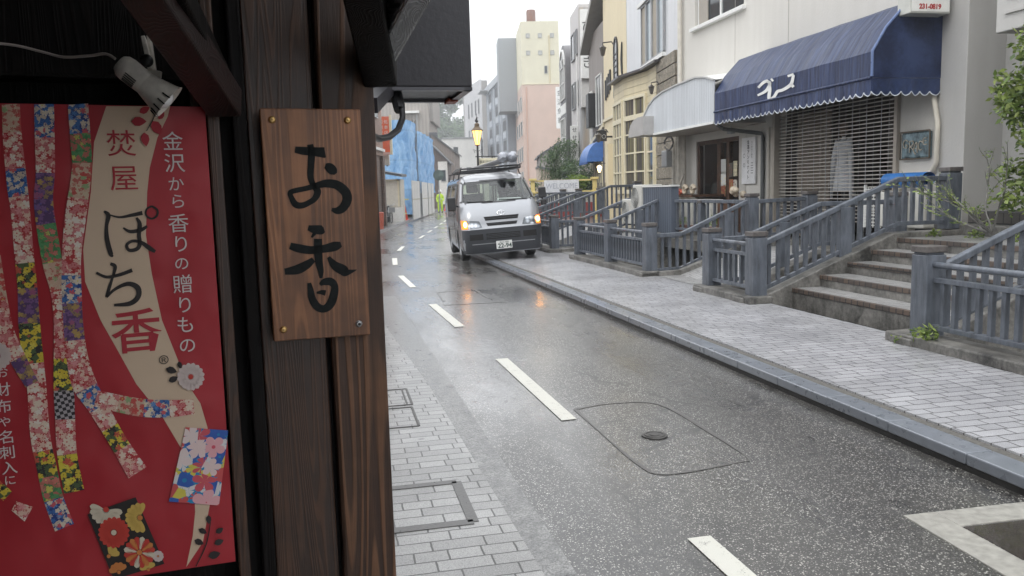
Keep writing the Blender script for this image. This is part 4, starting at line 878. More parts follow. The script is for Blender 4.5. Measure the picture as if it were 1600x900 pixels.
for z in (21.5,19.3):
    for x in (.9,2.5,4.1): winf(pk,x,-.02,z,.5,.55,'cam',1,1,MT['grey'],plain('pale_pane',(.45,.45,.42),.3))
winf(pk,3.2,-.02,16.9,.4,1.0,'cam',1,1)
for z in (2.3,5.6,9.0,12.2):
    for y in (2.,6.,10.): winf(pk,-.03,y,z,2.6,1.9,'street',1,1,MT['white'])
MB().box((-.05,-.06,15.5),(5.4,.0,15.62)).build('cornice',MT['cream'],pk)
MB().tube([(.55,-.1,0),(.55,-.1,15.2)],.08).build('downpipe',plain('pink_pipe',(.55,.35,.27),.5),pk); MB().tube([(3.7,-.1,15.7),(3.7,-.1,21.8)],.08).build('downpipe',plain('yel_pipe',(.60,.52,.34),.5),pk)
tk=MB().lathe([(.001,25.3),(.55,25.25),(.62,25.0),(.62,23.65),(.001,23.65)],16,0,Matrix.Translation((1.5,1.2,0))).build('water_tank',plain('rust_tank',(.20,.10,.07),.6,var=.4),pk,smooth=True)
mb=MB(); mb.tube([(.6,1,23.6),(.6,1,26.2)],.03,6); mb.tube([(2.75,1,23.6),(2.75,1,25.4)],.03,6)
for z,l in ((25.3,.4),(25.0,.35),(24.4,.45)): mb.bar((2.75-l,1,z),(2.75+l,1,z),.03,.03)
mb.build('aerial',MT['steel'],pk)
psn=thing('vertical_sign','white vertical sign with black characters on the edge of the pink building','sign',(atY(876,200,104).x,104,9.4),fr='w')
MB().box((-.55,-.1,0),(.6,.1,5.2)).build('sign_panel',MT['white'],psn); vtext(psn,'金沢魚善',.8,ink,0,-.12,4.4,1.15,rot=FCAM)
bl_=block('blue_grey_block','blue-grey office block with recessed window bays behind the pink building',796,122,19.8,3.5,25,fade('blue_grey',(.26,.29,.33),var=.12,sc=.4),ang=R(3.8)); bl_.rotation_euler[2]=R(8.5)
lt=fade('bay_light',(.42,.45,.49)); dkk=fade('bay_dark',(.06,.065,.075))
for k in range(3):
    for f_ in range(6):
        z=1.6+f_*3.0; y=1.2+k*8.2
        MB().box((-.12,y,z-.9),(-.0,y+3.2,z+.1)).build('bay_panel',lt,bl_); winf(bl_,-.03,y+1.6,z+.2,3.0,1.6,'street',2,1,MT['grey'],dkk); winf(bl_,-.03,y+5.2,z-.3,1.9,2.0,'street',1,1,MT['grey'],dkk)
for k in range(3): MB().box((-.3,3.4+4.1*0+k*8.2+1.2,1),(0,4.0+k*8.2+1.2,18.5)).build('pier',lt,bl_)
MB().box((-.35,-.1,18.8),(3.5,25,19.9)).build('parapet',fade('pp',(.38,.40,.43)),bl_); MB().box((-1.6,20,19.0),(-.35,25,19.15)).build('roof_visor',MT['grey'],bl_)
g3=block('grey_block','plain light grey block with narrow windows at the far bend of the street',757.5,165,24.0,1.2,20,fade('warm_grey',(.25,.24,.23),sc=.3),ang=R(5.5)); 
g3.rotation_euler[2]=R(14)
MB().box((-.35,-.05,0),(-.002,17,24.2)).build('street_front',fade('light_grey',(.47,.47,.48),sc=.3),g3)
for z in (17.5,12.0,6.5):
    for y in (1.5,4.6,8.5,12): winf(g3,-.38,y,z,1.1,3.,'street',1,1,MT['grey'],dkk)
wb=block('white_block','low white block with small square windows below the wooded hill',693,135,10.6,6.5,12,fade('white_render',(.66,.65,.62),sc=.4),ang=0)
for x,z in ((2.3,8.1),(2.4,4.7),(4.4,4.7),(2.3,2.0),(4.8,2.2),(.8,4.7)): winf(wb,x,-.02,z,.8,1.1,'cam',1,1,MT['grey'])
MB().box((-.1,-.2,10.6),(6.6,12,10.75)).build('roof_edge',MT['grey'],wb)
ro=plain('wet_tiles',(.075,.08,.085),.35,var=.4,sc=8,bump=.8,bsc=14)
def house(name,label,px,Y,wid,dep,ze,zr,wall,ang=0,ov=.22):
    q=atY(px,300,Y); t=thing(name,label,'house',(q.x,Y,0),ang,fr='w')
    MB().prism([(0,0,0),(wid,0,0),(wid,0,ze),(0,0,zr)],(0,dep,0)).build('wall',wall,t)
    sl_=(ze-zr)/wid; a,b=-ov*.3,wid+ov
    MB().hexa([(a,-ov,zr+sl_*a),(b,-ov,zr+sl_*b),(b,dep+ov,zr+sl_*b),(a,dep+ov,zr+sl_*a),(a,-ov,zr+sl_*a+.16),(b,-ov,zr+sl_*b+.16),(b,dep+ov,zr+sl_*b+.16),(a,dep+ov,zr+sl_*a+.16)]).build('roof',ro,t)
    return t
bwd=m_corr('brown_boards',(.20,.165,.145),4,.7,0,.4,'h',None,(1,0,0))
h1=house('old_wooden_house','old brown boarded house with a sloping tiled roof beyond the blue sheeting',677,86,2.4,9,5.9,7.8,bwd)
h2=house('lean_to_house','small house with white wall panel in front of the brown boarded house',677,78,1.5,5,4.6,6.1,m_corr('dark_boards',(.11,.085,.075),4,.7,0,.4,'h',None,(1,0,0)))
MB().box((.55,-.03,.5),(1.45,-.003,4.6)).build('plaster_panel',fade('plaster',(.55,.53,.50)),h2); winf(h2,1.05,-.04,2.7,.5,1.1,'cam',1,1)
gh=house('gabled_house','dark old house with grey gable wall behind the willow',876,72,5,8,4.6,7.6,m_corr('grey_boards',(.30,.27,.25),4,.7,0,.4,'h',None,(1,0,0))); gh.rotation_euler[2]=0
# mirror its slope so that the roof falls towards the street
gh.scale=(-1,1,1); gh.location.x+=3.2
h4=house('low_tiled_house','low house with dark tiled lean-to roof and beige wall left of the willow',842,66,2.6,5,2.7,3.4,fade('beige_wall',(.42,.34,.27)))
bt=block('brown_tall_building','tall grey-brown ribbed building rising behind the blue sheeting',600,96,13.6,5.6,12,m_corr('ribbed_brown',(.34,.31,.28),2.4,.6,0,.5,'h',None,(1,0,0)),ang=0)
MB().box((5.6,2,10.2),(6.0,12,13.9)).build('side_eave',fade('eave_b',(.33,.31,.29)),bt); MB().box((2.2,-.7,11.0),(4.6,-.01,11.25)).build('canopy',MT['white'],bt); winf(bt,3.0,-.02,8.3,1.4,1.5,'cam',1,1,MT['white'],plain('pane_bl',(.35,.40,.45),.2))
mb=MB(); mb.tube([(4.3,-.3,5),(4.3,-.3,10.8)],.06); mb.tube([(5.2,-.3,5),(5.2,-.3,8.8)],.06); mb.build('pipe',MT['grey'],bt); MB().box((5.7,-.6,7.8),(6.6,.4,8.7)).build('side_box',dkk,bt)
# ------------------------------------------------------------ left side of the far street
bk=thing('brick_building','brown brick building on the left just past the post','building',(-5.80,27,0),0,fr='w')
MB().box((-6,0,3.3),(0,10.6,9)).build('upper_wall',m_brick('brown_tiles',(.33,.20,.15),(.27,.165,.125),(.20,.15,.12),.22,.08),bk)
MB().box((-6,0,.1),(-.08,10.5,3.3)).build('wall',m_brick('dark_tiles',(.17,.11,.085),(.12,.08,.065),(.07,.05,.04),.22,.08),bk)
MB().box((-.06,10.15,.1),(.06,10.55,3.3)).build('corner_column',m_brick('dark_tiles2',(.17,.11,.085),(.12,.08,.065),(.07,.05,.04),.22,.08),bk)
for y,z in ((8.6,4.9),(5,4.9)): winf(bk,.02,y,z,1.1,1.3,'right',2,1,MT['steel'],plain('pane_w',(.45,.47,.45),.2))
mb=MB(); mb.box((.0,7.5,3.5),(.1,10.6,3.62)); mb.build('ledge',MT['white'],bk)
og=thing('orange_sign','tall orange sign board with small white lettering on the left side of the street','sign',(-6.02,40,3.62),fr='w')
MB().box((-.35,-.10,0),(.22,.0,1.72)).build('sign_panel',plain('orange_face',(.72,.14,.06),.45,var=.12),og); MB().box((.22,-.12,-.12),(.32,.1,1.8)).build('sign_edge',MT['cream'],og); MB().box((-.35,-.11,-.13),(.22,.05,-.003)).build('sign_foot',plain('pk_band',(.6,.4,.36),.5),og)
for x in (-.18,.06): vtext(og,'和菓子処本店'[0 if x<0 else 3:][:3],.2,MT['white'],x,-.105,1.45,.26,rot=FCAM)
a4=ac_unit('white air conditioner hung on the wall under the orange sign',0,0,0,.75,.6,.3,'w',(-6.3,40.2,2.95),R(90)); 
lh=thing('tiled_lean_to','cream shed with a glazed door under a dark tiled lean-to roof','shed',(-6.9,43.0,0),fr='w')
MB().box((0,0,.1),(1.1,1.6,2.35)).build('wall',fade('shed_cream',(.52,.49,.43),var=.15),lh); MB().hexa([(-.1,-.4,2.72),(1.25,-.4,2.45),(1.25,1.7,2.5),(-.1,1.7,2.77),(-.1,-.4,2.85),(1.25,-.4,2.58),(1.25,1.7,2.63),(-.1,1.7,2.9)]).build('roof',ro,lh)
mb=MB(); mb.box((.12,-.06,.9),(.2,-.0,2.35)); mb.box((.95,-.06,.9),(1.03,-.0,2.35)); mb.box((.12,-.06,2.27),(1.03,-.0,2.35)); mb.build('door_frame',MT['cream'],lh); MB().box((.2,-.03,.95),(.95,-.005,2.25)).build('door_panel',fade('door_cream',(.60,.57,.50)),lh)
MB().box((.05,-.3,.1),(.0+.45,-.02,.9)).build('dark_niche',MT['dark'],lh); MB().box((.5,-.12,.1),(1.2,-.01,.85)).build('meter_box',MT['white'],lh)
# bicycle beside the shed
bi=thing('bicycle','black bicycle half hidden against the shed wall','bicycle',(-6.15,40.9,.1),R(20),fr='w')
for y in (-.5,.5):
    mb=MB(); mb.tube([(0,y+.31*math.cos(a),.32+.31*math.sin(a)) for a in [2*math.pi*k/20 for k in range(21)]],.022,6,caps=False)
    for k in range(6): a=math.pi*k/6; mb.tube([(0,y-.3*math.cos(a),.32-.3*math.sin(a)),(0,y+.3*math.cos(a),.32+.3*math.sin(a))],.004,4)
    mb.build('wheel',MT['black'],bi)
mb=MB()
for p,q in (((0,-.5,.32),(0,-.38,.85)),((0,-.42,.7),(0,.05,.35)),((0,.05,.35),(0,.5,.32)),((0,.05,.35),(0,.18,.8)),((0,.18,.72),(0,-.4,.76)),((0,.5,.32),(0,.16,.68))): mb.tube([p,q],.016,6)
mb.build('frame',MT['grey'],bi); MB().box((-.06,.08,.8),(.06,.32,.86)).build('saddle',MT['black'],bi,bevel=.02); MB().tube([(-.25,-.28,.98),(-.1,-.4,.9),(.1,-.4,.9),(.25,-.28,.98)],.014,6).build('handlebar',MT['steel'],bi)
MB().box((-.15,-.78,.55),(.15,-.5,.8)).build('basket',MT['grey'],bi)
# blue sheeting on scaffolds
def m_tarp():
    N=NT('blue_sheeting'); a=N.noise(N.map(N.co,(1.5,1.5,.8)),1.3,5,.6,1.2); sep=N.n('ShaderNodeSeparateXYZ'); N.set(sep.inputs[0],N.co)
    g=N.ramp(N.math('FRACT',N.math('MULTIPLY',sep.outputs[2],.55)),[(0,.82),(.04,1),(.96,1),(1,.82)])
    c=N.mix(N.ramp(a,[(.35,0),(.65,1)]),(.11,.28,.54),(.30,.50,.74)); return N.P(Base_Color=N.mix(1,c,g,'MULTIPLY'),Roughness=.35,Normal=N.bump(a,.8,.15))
MT['tarp']=m_tarp()
def tarp(label,pts,z0,z1,loc,group='blue sheets round the scaffold'):
    t=thing('blue_sheet',label,'tarpaulin',loc,group=group,fr='w'); mb=MB(); cols=[];
    for (ax,ay),(bx_,by) in zip(pts,pts[1:]):
        L=math.hypot(bx_-ax,by-ay); k=max(4,int(L/.28))
        for i in range(k): cols.append((ax+(bx_-ax)*i/k,ay+(by-ay)*i/k))
    cols.append(pts[-1]); rows=12; random.seed(len(label)); V=[]
    for j in range(rows+1):
        for i,(x,y) in enumerate(cols):
            w_=.12*math.sin(i*1.9+j*.35)+random.uniform(-.06,.06); V.append((x+w_,y+w_*.5,z0+(z1-z0)*j/rows-.12*abs(math.sin(i*.9))*(j==rows)))
    n=len(cols); mb.add(V,[(j*n+i,j*n+i+1,(j+1)*n+i+1,(j+1)*n+i) for j in range(rows) for i in range(n-1)]); mb.build('sheet',MT['tarp'],t,smooth=True); return t
tarp('nearer tall blue plastic sheet wrapped round the scaffold corner',[(-2.0,0),(-.75,0),(-.2,.5),(-.2,2.6)],.3,6.1,(-5.82,49.6,0))
tarp('farther blue plastic sheet, narrower, beyond the scaffold gap',[(-1.2,0),(-.55,.0),(-.1,.6),(-.1,9.5)],1.6,5.75,(-5.80,53.6,0))
sf=thing('scaffold','dark pipe scaffold visible in the gap between the two blue sheets','scaffold',(-6.1,52.3,0),fr='w'); mb=MB()
for x,y in ((0,0),(0,1.2),(-.9,0),(-.9,1.2),(.15,.6)): mb.tube([(x,y,0),(x,y,6.3)],.03,6)
for k in range(8):
    z=.8+k*.75; mb.bar((-.9,0,z),(0,0,z),.05,.05); mb.bar((0,0,z),(0,1.2,z),.05,.05); mb.bar((0,0,z),(0,1.2,z+.6),.03,.03)
mb.build('pipes',plain('rusty_pipe',(.12,.11,.10),.5,.3),sf)
MB().box((-5,0,0),(0,11,6.2))
uc=thing('unfinished_building','shadowed building shell behind the scaffold','building',(-7.0,49.9,0),fr='w'); MB().box((-5,.3,0),(.6,11,5.6)).build('wall',fade('shell',(.13,.12,.11)),uc)
hw=m_corr('white_hoarding',(.66,.66,.64),5,.4,0,.5,'h',None,(0,1,0))
for i,(y0,y1) in enumerate(((45.2,49.6),(51.4,55.6),(56.3,58.7),(59.2,61.5))):
    x0=-5.42-.02*(y0-45)
    o=thing('site_hoarding',['nearest white ribbed hoarding panel by the traffic cone','second white ribbed hoarding panel from the cone','third white ribbed hoarding panel from the cone','farthest white hoarding panel beside the worker'][i],'hoarding',(x0,y0,.1),R(1.2),group='white site hoarding panels',fr='w')
    MB().box((-.05,0,0),(0,y1-y0,2.2)).build('panel',hw,o); mb=MB(); mb.box((0,0,1.12),(.01,y1-y0,1.16)); mb.build('strap',plain('strap',(.35,.33,.2),.5),o)
o=thing('site_gate','grey mesh gate between the first two hoarding panels','gate',(-5.6,49.8,.1),fr='w'); mb=MB()
for k in range(14): mb.box((-.05,.1*k,0),(-.02,.1*k+.05,2.25))
mb.build('slats',MT['grey'],o)
def cone(label,x,y,h=.7):
    o=thing('traffic_cone',label,'traffic cone',(x,y,.1),group='orange traffic cones',fr='w'); oc=flat('cone_orange',(.75,.07,.03),.4)
    k=h/.7; MB().lathe([(.15*k,.03),(.03*k,.68*k),(.001,.70*k)],16).build('cone_body',oc,o,smooth=True); MB().box((-.19*k,-.19*k,0),(.19*k,.19*k,.035)).build('base',oc,o,bevel=.01)
    MB().lathe([(.115*k,.22*k),(.085*k,.36*k)],16).build('band',plain('band_y',(.75,.7,.2),.4),o); return o
cone('large orange traffic cone with yellow bands by the end of the hoarding',-6.0,45.6,1.05); cone('smaller orange traffic cone right behind the large one',-6.15,46.6,.8); cone('orange traffic cone at the feet of the roadworker',-5.25,66.5,.8)
br2=MB().box((-.4,-.02,0),(.4,.02,.06)).build('barrier_bar',plain('yb',(.7,.62,.15),.4),None); br2.location=(-6.1,45.55,1.22); tag(br2,'yellow and black barrier bar above the orange cone','barrier bar')
pp=thing('orange_planter','orange pot with leafy plant beside the wooden post in the distance','potted plant',(-5.45,33.5,.1),fr='w'); MB().lathe([(.001,0),(.16,0),(.20,.7),(.17,.72),(.001,.7)],14).build('pot',plain('pot_orange',(.55,.13,.08),.5),pp,smooth=True)
# ------------------------------------------------------------ delivery van, half up on the kerb
van=thing('delivery_van','silver grey delivery van with lit hazard lights parked half on the pavement','van',(-.12,16.62,.06),0,fr='w')
van.rotation_euler=Matrix.Rotation(R(8.5),3,'Z').to_4x4().to_3x3().to_4x4().to_euler() if 0 else (0,R(-3.2),R(8.5))
def lerpt(tab,z):
    if z<=tab[0][0]: return tab[0][1]
    for a,b in zip(tab,tab[1:]):
        if z<=b[0]:
            u=(z-a[0])/(b[0]-a[0]); return a[1]+(b[1]-a[1])*u
    return tab[-1][1]
YF=[(.2,.07),(.3,.03),(.5,0),(.72,.0),(.76,.03),(.95,.07),(1.1,.15),(1.22,.27),(1.28,.36),(1.73,.93),(1.80,1.08),(1.85,1.28),(1.89,1.6)]
HW=[(.2,.79),(.3,.83),(.5,.845),(1.0,.845),(1.28,.825),(1.73,.725),(1.80,.67),(1.85,.56),(1.89,.34)]
RC=[(.2,.14),(.5,.20),(1.0,.24),(1.28,.26),(1.73,.24),(1.89,.2)]
def fp(x,z,off=0):
    w_=lerpt(HW,z);r=lerpt(RC,z);y=lerpt(YF,z); ax=abs(x)
    if ax>w_-r:
        q=min((ax-(w_-r))/r,1); y+=r*(1-math.sqrt(max(0,1-q*q)))
    return (x,y-off,z)
def ring(z,ins=0,y0=None,yr=4.68):
    w_=lerpt(HW,z)-ins;r=max(lerpt(RC,z)-ins,.03);y=lerpt(YF,z)+ins if y0 is None else max(y0,lerpt(YF,z)+ins); yr-=ins; P=[]
    for k in range(9): a=math.pi/2*k/8; P.append((w_-r+r*math.sin(a),y+r-r*math.cos(a),z))
    for q in (.2,.4,.6,.8): P.append((w_,y+r+(yr-.1-y-r)*q,z))
    for k in range(5): a=math.pi/2*k/4; P.append((w_-.1+.1*math.cos(a),yr-.1+.1*math.sin(a),z))
    return P+[(-x,yy,zz_) for x,yy,zz_ in P[::-1]]
def loft(zs,**k):
    m=MB(); Rg=[ring(z,**k) for z in zs]; n=len(Rg[0]); m.add([p for r in Rg for p in r],[(i*n+j,i*n+(j+1)%n,(i+1)*n+(j+1)%n,(i+1)*n+j) for i in range(len(zs)-1) for j in range(n)]); m.poly(Rg[0]); m.poly(Rg[-1]); 
    # weld caps
    return m
ZS=[.2,.25,.3,.4,.5,.62,.72,.76,.85,.95,1.02,1.1,1.16,1.22,1.28,1.36,1.5,1.62,1.73,1.765,1.80,1.825,1.85,1.872,1.89]
def weld(o,d=1e-5):
    bm=bmesh.new(); bm.from_mesh(o.data); bmesh.ops.remove_doubles(bm,verts=bm.verts,dist=d); bmesh.ops.recalc_face_normals(bm,faces=bm.faces); bm.to_mesh(o.data); bm.free()
silver=NT('silver_paint'); MT['silver']=silver.P(Base_Color=(.30,.31,.33),Metallic=.35,Roughness=.33,Coat_Weight=1,Coat_Roughness=.06,Normal=silver.bump(silver.vor(silver.co,70),.10,.003))
body=loft(ZS).build('body',MT['silver']); weld(body)
cut=[loft([.62,.76,.95,1.1,1.22,1.28,1.5,1.73,1.80],ins=.05,y0=.2).build('c0',MT['silver'])]
WS=[(-.745,1.30),(-.70,1.26),(.70,1.26),(.745,1.30),(.665,1.665),(.62,1.71),(-.62,1.71),(-.665,1.665)]
cut.append(MB().prism([(x,-.3,z) for x,z in WS],(0,1.55,0)).build('c1',MT['silver']))
cut.append(MB().prism([(x,4.3,z) for x,z in ((-.62,1.2),(.62,1.2),(.55,1.66),(-.55,1.66))],(0,.8,0)).build('c2',MT['silver']))
SW=[[(.78,1.26),(1.75,1.26),(1.75,1.67),(1.10,1.67)],[(1.92,1.26),(3.15,1.26),(3.15,1.67),(1.92,1.67)],[(3.28,1.26),(4.4,1.26),(4.3,1.67),(3.28,1.67)]]
for sw in SW: cut.append(MB().prism([(-1.2,y,z) for y,z in sw],(2.4,0,0)).build('c3',MT['silver']))
for yw in (1.13,3.70):
    for sg in (-1,1):
        m=MB(); m.lathe([(.0001,-.3),(.39,-.3),(.39,.3),(.0001,.3)],28,0,Matrix.Translation((sg*.85,yw,.30))@Matrix.Rotation(R(90),4,'Y')); c=m.build('c4',MT['silver']); weld(c,1e-3); cut.append(c)
for c in cut:
    b=body.modifiers.new('b','BOOLEAN'); b.operation='DIFFERENCE'; b.object=c; b.solver='EXACT'
bpy.context.view_layer.update()
me=bpy.data.meshes.new_from_object(body.evaluated_get(bpy.context.evaluated_depsgraph_get())); body.modifiers.clear(); body.data=me
bm=bmesh.new(); bm.from_mesh(me)
for f in bm.faces: f.smooth=True
for e in bm.edges:
    if len(e.link_faces)==2 and e.calc_face_angle(0)>R(32): e.smooth=False
bm.to_mesh(me); bm.free(); body.parent=van
for c in cut: bpy.data.objects.remove(c)
def patch_(crn,off,th,nu=10,nv=4):
    """bilinear (x,z) patch laid on the van's nose"""
    m=MB(); V=[]
    for o_ in (off,off-th):
        for j in range(nv+1):
            for i in range(nu+1):
                u,v=i/nu,j/nv; x=(crn[0][0]*(1-u)+crn[1][0]*u)*(1-v)+(crn[3][0]*(1-u)+crn[2][0]*u)*v; z=(crn[0][1]*(1-u)+crn[1][1]*u)*(1-v)+(crn[3][1]*(1-u)+crn[2][1]*u)*v
                V.append(fp(x,z,o_))
    n=nu+1; K=n*(nv+1); f=[(j*n+i,j*n+i+1,(j+1)*n+i+1,(j+1)*n+i) for j in range(nv) for i in range(nu)]
    f+=[(i,i+1,K+i+1,K+i) for i in range(nu)]+[(nv*n+i,K+nv*n+i,K+nv*n+i+1,nv*n+i+1) for i in range(nu)]+[(j*n,K+j*n,K+(j+1)*n,(j+1)*n) for j in range(nv)]+[(j*n+nu,(j+1)*n+nu,K+(j+1)*n+nu,K+j*n+nu) for j in range(nv)]
    m.add(V,f); return m
MT['vglass']=m_glass('van_glass',(.80,.88,.86),.3,.02)
patch_([(-.74,1.265),(.74,1.265),(.66,1.705),(-.66,1.705)],-.004,.004,16,8).build('windscreen',MT['vglass'],van,smooth=True)
mb=MB(); ribbon(mb,[(x,z,.035) for x,z in WS+WS[:1]],lambda x,z,d:fp(x,z,.003+d),.004,3); mb.build('windscreen_seal',MT['black'],van)
for sw in SW:
    for sg in (-1,1):
        xb,xt=lerpt(HW,1.26)-.012,lerpt(HW,1.67)-.012
        MB().poly([(sg*(xb if z<1.5 else xt),y,z) for y,z in sw]).build('side_window',m_glass('tint%.1f'%sw[0][0],(.25,.28,.28),.6) ,van)
MB().poly([(-.62,4.62,1.2),(.62,4.62,1.2),(.55,4.62,1.66),(-.55,4.62,1.66)]).build('rear_window',m_glass('rear_glass',(.7,.75,.6),.5),van)
bp=plain('bumper_plastic',(.032,.035,.042),.45,var=.2)
patch_([(-.84,.22),(.84,.22),(.84,.715),(-.84,.715)],.022,.03,24,8).build('bumper',bp,van,smooth=True)
for (x0,x1) in ((-.36,.36),(-.70,-.42),(.42,.70)):
    o=patch_([(x0,.50),(x1,.50),(x1,.62),(x0,.62)],.027,.02,8,2).build('bumper_grille',MT['dark'],van)
    if x0==-.36:
        for z in (.53,.56,.59): patch_([(x0,z-.006),(x1,z-.006),(x1,z+.006),(x0,z+.006)],.032,.01,8,1).build('slat',bp,o)
patch_([(-.66,.405),(.66,.405),(.66,.42),(-.66,.42)],.03,.02,12,1).build('bumper_crease',MT['grey'],van)
for z0,z1,hw_ in ((.885,.965,.37),(.775,.835,.33)):
    patch_([(-hw_+.03,z0),(hw_-.03,z0),(hw_,z1),(-hw_,z1)],.006,.012,10,2).build('grille_slot',MT['dark'],van)
    patch_([(-hw_+.02,z0+.03),(hw_-.02,z0+.03),(hw_-.02,z0+.04),(-hw_+.02,z0+.04)],.011,.01,10,1).build('grille_bar',bp,van)
hl=NT('headlamp_lens'); MT['hl']=hl.P(Base_Color=hl.ramp(hl.vor(hl.map(hl.co,(1,1,1)),9),[(.15,(.85,.88,.9)),(.4,(.35,.38,.42)),(.6,(.08,.09,.1))]),Roughness=.06,Metallic=.5,Coat_Weight=1)
for sg in (-1,1):
    h_=patch_([(sg*.42,.755),(sg*.80,.735),(sg*.83,.93),(sg*.47,.885)],.012,.02,8,4).build('headlight',MT['hl'],van,smooth=True)
    patch_([(sg*.715,.745),(sg*.835,.735),(sg*.838,.925),(sg*.735,.91)],.016,.02,6,4).build('turn_signal',emis('amber_lens',(.95,.25,.03),.55),h_,smooth=True)
    q=fp(sg*.765,.835,.045); MB().ball(q,(.036,.02,.06)).build('bulb',emis('amber_bulb',(1,.50,.13),9),h_,smooth=True)
    o=MB().lathe([(.001,0),(.05,.015),(.07,.05)],16,0,Matrix.Translation(fp(sg*.58,.825,-.03))@Matrix.Rotation(R(-90),4,'X')).build('reflector_bowl',MT['steel'],h_,smooth=True)
mb=MB(); ell=lambda a,b,cx,cz:[fp(cx+a*math.cos(t),cz+b*math.sin(t),.012) for t in [2*math.pi*k/20 for k in range(21)]]
for a,b,cz in ((.072,.048,1.025),(.022,.047,1.025),(.050,.017,1.052)): mb.tube(ell(a,b,0,cz),.0065,6,caps=False)
mb.build('emblem',flat('chrome',(.75,.75,.77),.12,Metallic=1),van,smooth=True)
pt=MB().box((-.165,-.05,.285),(.165,-.035,.45)).build('number_plate',MT['white'],van,bevel=.004)
text('plate_number','22-94',.125,flat('plate_green',(.02,.05,.035)),pt,(.01,-.053,.345),FCAM,.001,bold=.003); text('plate_region','石川 400',.052,flat('plate_green2',(.02,.05,.035)),pt,(0,-.053,.418),FCAM,.001)
def mirror(sg):
    mb=MB(); mb.box((sg*.98-.085,.36,1.13),(sg*.98+.085,.46,1.42)); o=mb.build('side_mirror',MT['black'],van,bevel=.03); MB().tube([(sg*.80,.62,1.20),(sg*.92,.46,1.24)],.02,8).build('mirror_arm',MT['black'],o)
mirror(-1)
mb=MB(); mb.box((.90,.45,1.25),(1.06,.54,1.48)); mb.box((.93,.40,1.10),(1.05,.5,1.22)); o=mb.build('side_mirror',MT['black'],van,bevel=.025); MB().tube([(.80,.62,1.15),(.98,.5,1.14),(.98,.5,1.3)],.018,8).build('mirror_arm',MT['black'],o)
mb=MB(); mb.tube([fp(-.12,1.27,.02),fp(-.5,1.285,.02),fp(-.66,1.30,.02)],.012,6); mb.tube([fp(.62,1.27,.02),fp(.2,1.285,.02),fp(.02,1.30,.02)],.012,6); mb.build('wipers',MT['black'],van)
mb=MB(); mb.tube([(-.846,1.82,z) for z in (.35,1.2)],.004,4); mb.tube([(-.846,.72,.75),(-.846,.72,1.22)],.004,4); mb.build('door_seam',MT['black'],van); MB().box((-.86,1.55,1.02),(-.845,1.75,1.06)).build('door_handle',MT['black'],van,bevel=.005)
for yw in (1.13,3.70):
    for sg in (-1,1):
        M4=Matrix.Translation((sg*.73,yw,.325))@Matrix.Rotation(R(90),4,'Y'); wo_=MB().lathe([(.20,-.09),(.29,-.10),(.325,-.07),(.33,0),(.325,.07),(.29,.10),(.20,.09)],32,0,M4).build('wheel',plain('tyre',(.022,.022,.023),.6,bump=.4),van,smooth=True)
        MB().lathe([(.001,.02*sg),(.06,.05*sg),(.13,.03*sg),(.19,.07*sg),(.20,.088*sg)],24,0,M4).build('rim',MT['grey'],wo_,smooth=True)
MB().box((-.72,.2,.24),(.72,4.5,.5)).build('underbody',MT['dark'],van)
seat=plain('seat_grey',(.07,.075,.08),.8)
for x in (-.42,.42):
    s_=MB(); s_.box((x-.24,1.35,.9),(x+.24,1.5,1.45)); s_.box((x-.24,1.0,.75),(x+.24,1.45,.92)); s_.box((x-.13,1.38,1.46),(x+.13,1.47,1.66)); s_.build('seat',seat,van,bevel=.04)
MB().box((-.74,.45,.8),(.74,.85,1.2)).build('dashboard',plain('dash',(.09,.10,.10),.6),van,bevel=.03)
o=MB(); o.tube([(.42+.18*math.cos(a),.95-.05*math.sin(a),1.22+.17*math.sin(a)) for a in [2*math.pi*k/20 for k in range(21)]],.014,6,caps=False); o.build('steering_wheel',MT['black'],van)
o=MB(); o.hexa([(.0,.5,1.21),(.6,.5,1.21),(.6,.8,1.21),(.0,.8,1.21),(.0,.5,1.215),(.6,.5,1.215),(.55,.8,1.30),(.05,.8,1.32)]); o.hexa([(-.55,.5,1.205),(-.2,.5,1.205),(-.2,.7,1.205),(-.55,.7,1.205),(-.55,.5,1.21),(-.2,.5,1.21),(-.22,.7,1.25),(-.55,.7,1.25)]); o.build('dashboard_papers',MT['white'],van)
MB().box((.28,.98,.95),(.52,1.02,1.64)).build('hanging_garment',MT['dark'],van); MB().tube([(-.08,.92,1.62),(.08,.92,1.62)],.03,8).build('rear_view_mirror',MT['black'],van)
rk=MB()
for x in (-.66,.66): rk.tube([(x,1.2,1.945),(x,4.5,1.945)],.02,8)
for k in range(12): rk.tube([(-.66,1.2+k*.3,1.955),(.66,1.2+k*.3,1.955)],.013,6)
rk.tube([(-.66,1.15,2.00),(.66,1.15,2.00)],.018,8); rk.tube([(-.66,1.15,1.945),(-.66,1.15,2.00)],.015,6); rk.tube([(.66,1.15,1.945),(.66,1.15,2.00)],.015,6)
for k in range(8): rk.tube([(-.72,1.3+k*.22,1.95),(-.62,1.3+k*.22,2.04)],.012,6); rk.tube([(.58,1.3+k*.22,1.95),(.72,1.3+k*.22,2.03)],.012,6)
for y in (1.5,2.9,4.2):
    for x in (-.66,.66): rk.tube([(x,y,1.945),(x*1.06,y,1.78)],.014,6)
rk.build('roof_rack',MT['black'],van)
RV=Matrix.LocRotScale(van.location,van.rotation_euler.to_quaternion(),(1,1,1))
def onvan(name,label,cat,loc,group=None):
    o=bpy.data.objects.new(name,None); COL.objects.link(o); o.matrix_world=RV@Matrix.Translation(loc); return tag(o,label,cat,group)
l_=onvan('wrapped_poles','long poles with clear plastic bags over their ends, strapped on the van roof','poles',(.30,0,2.03))
mb=MB()
for x,z,r in ((0,.05,.035),(.12,.06,.04),(.22,.05,.03),(-.1,.05,.02)): mb.tube([(x-.35,4.4,z-.02),(x,1.55,z+.06),(x+.05,.95,z+.10)],r,10)
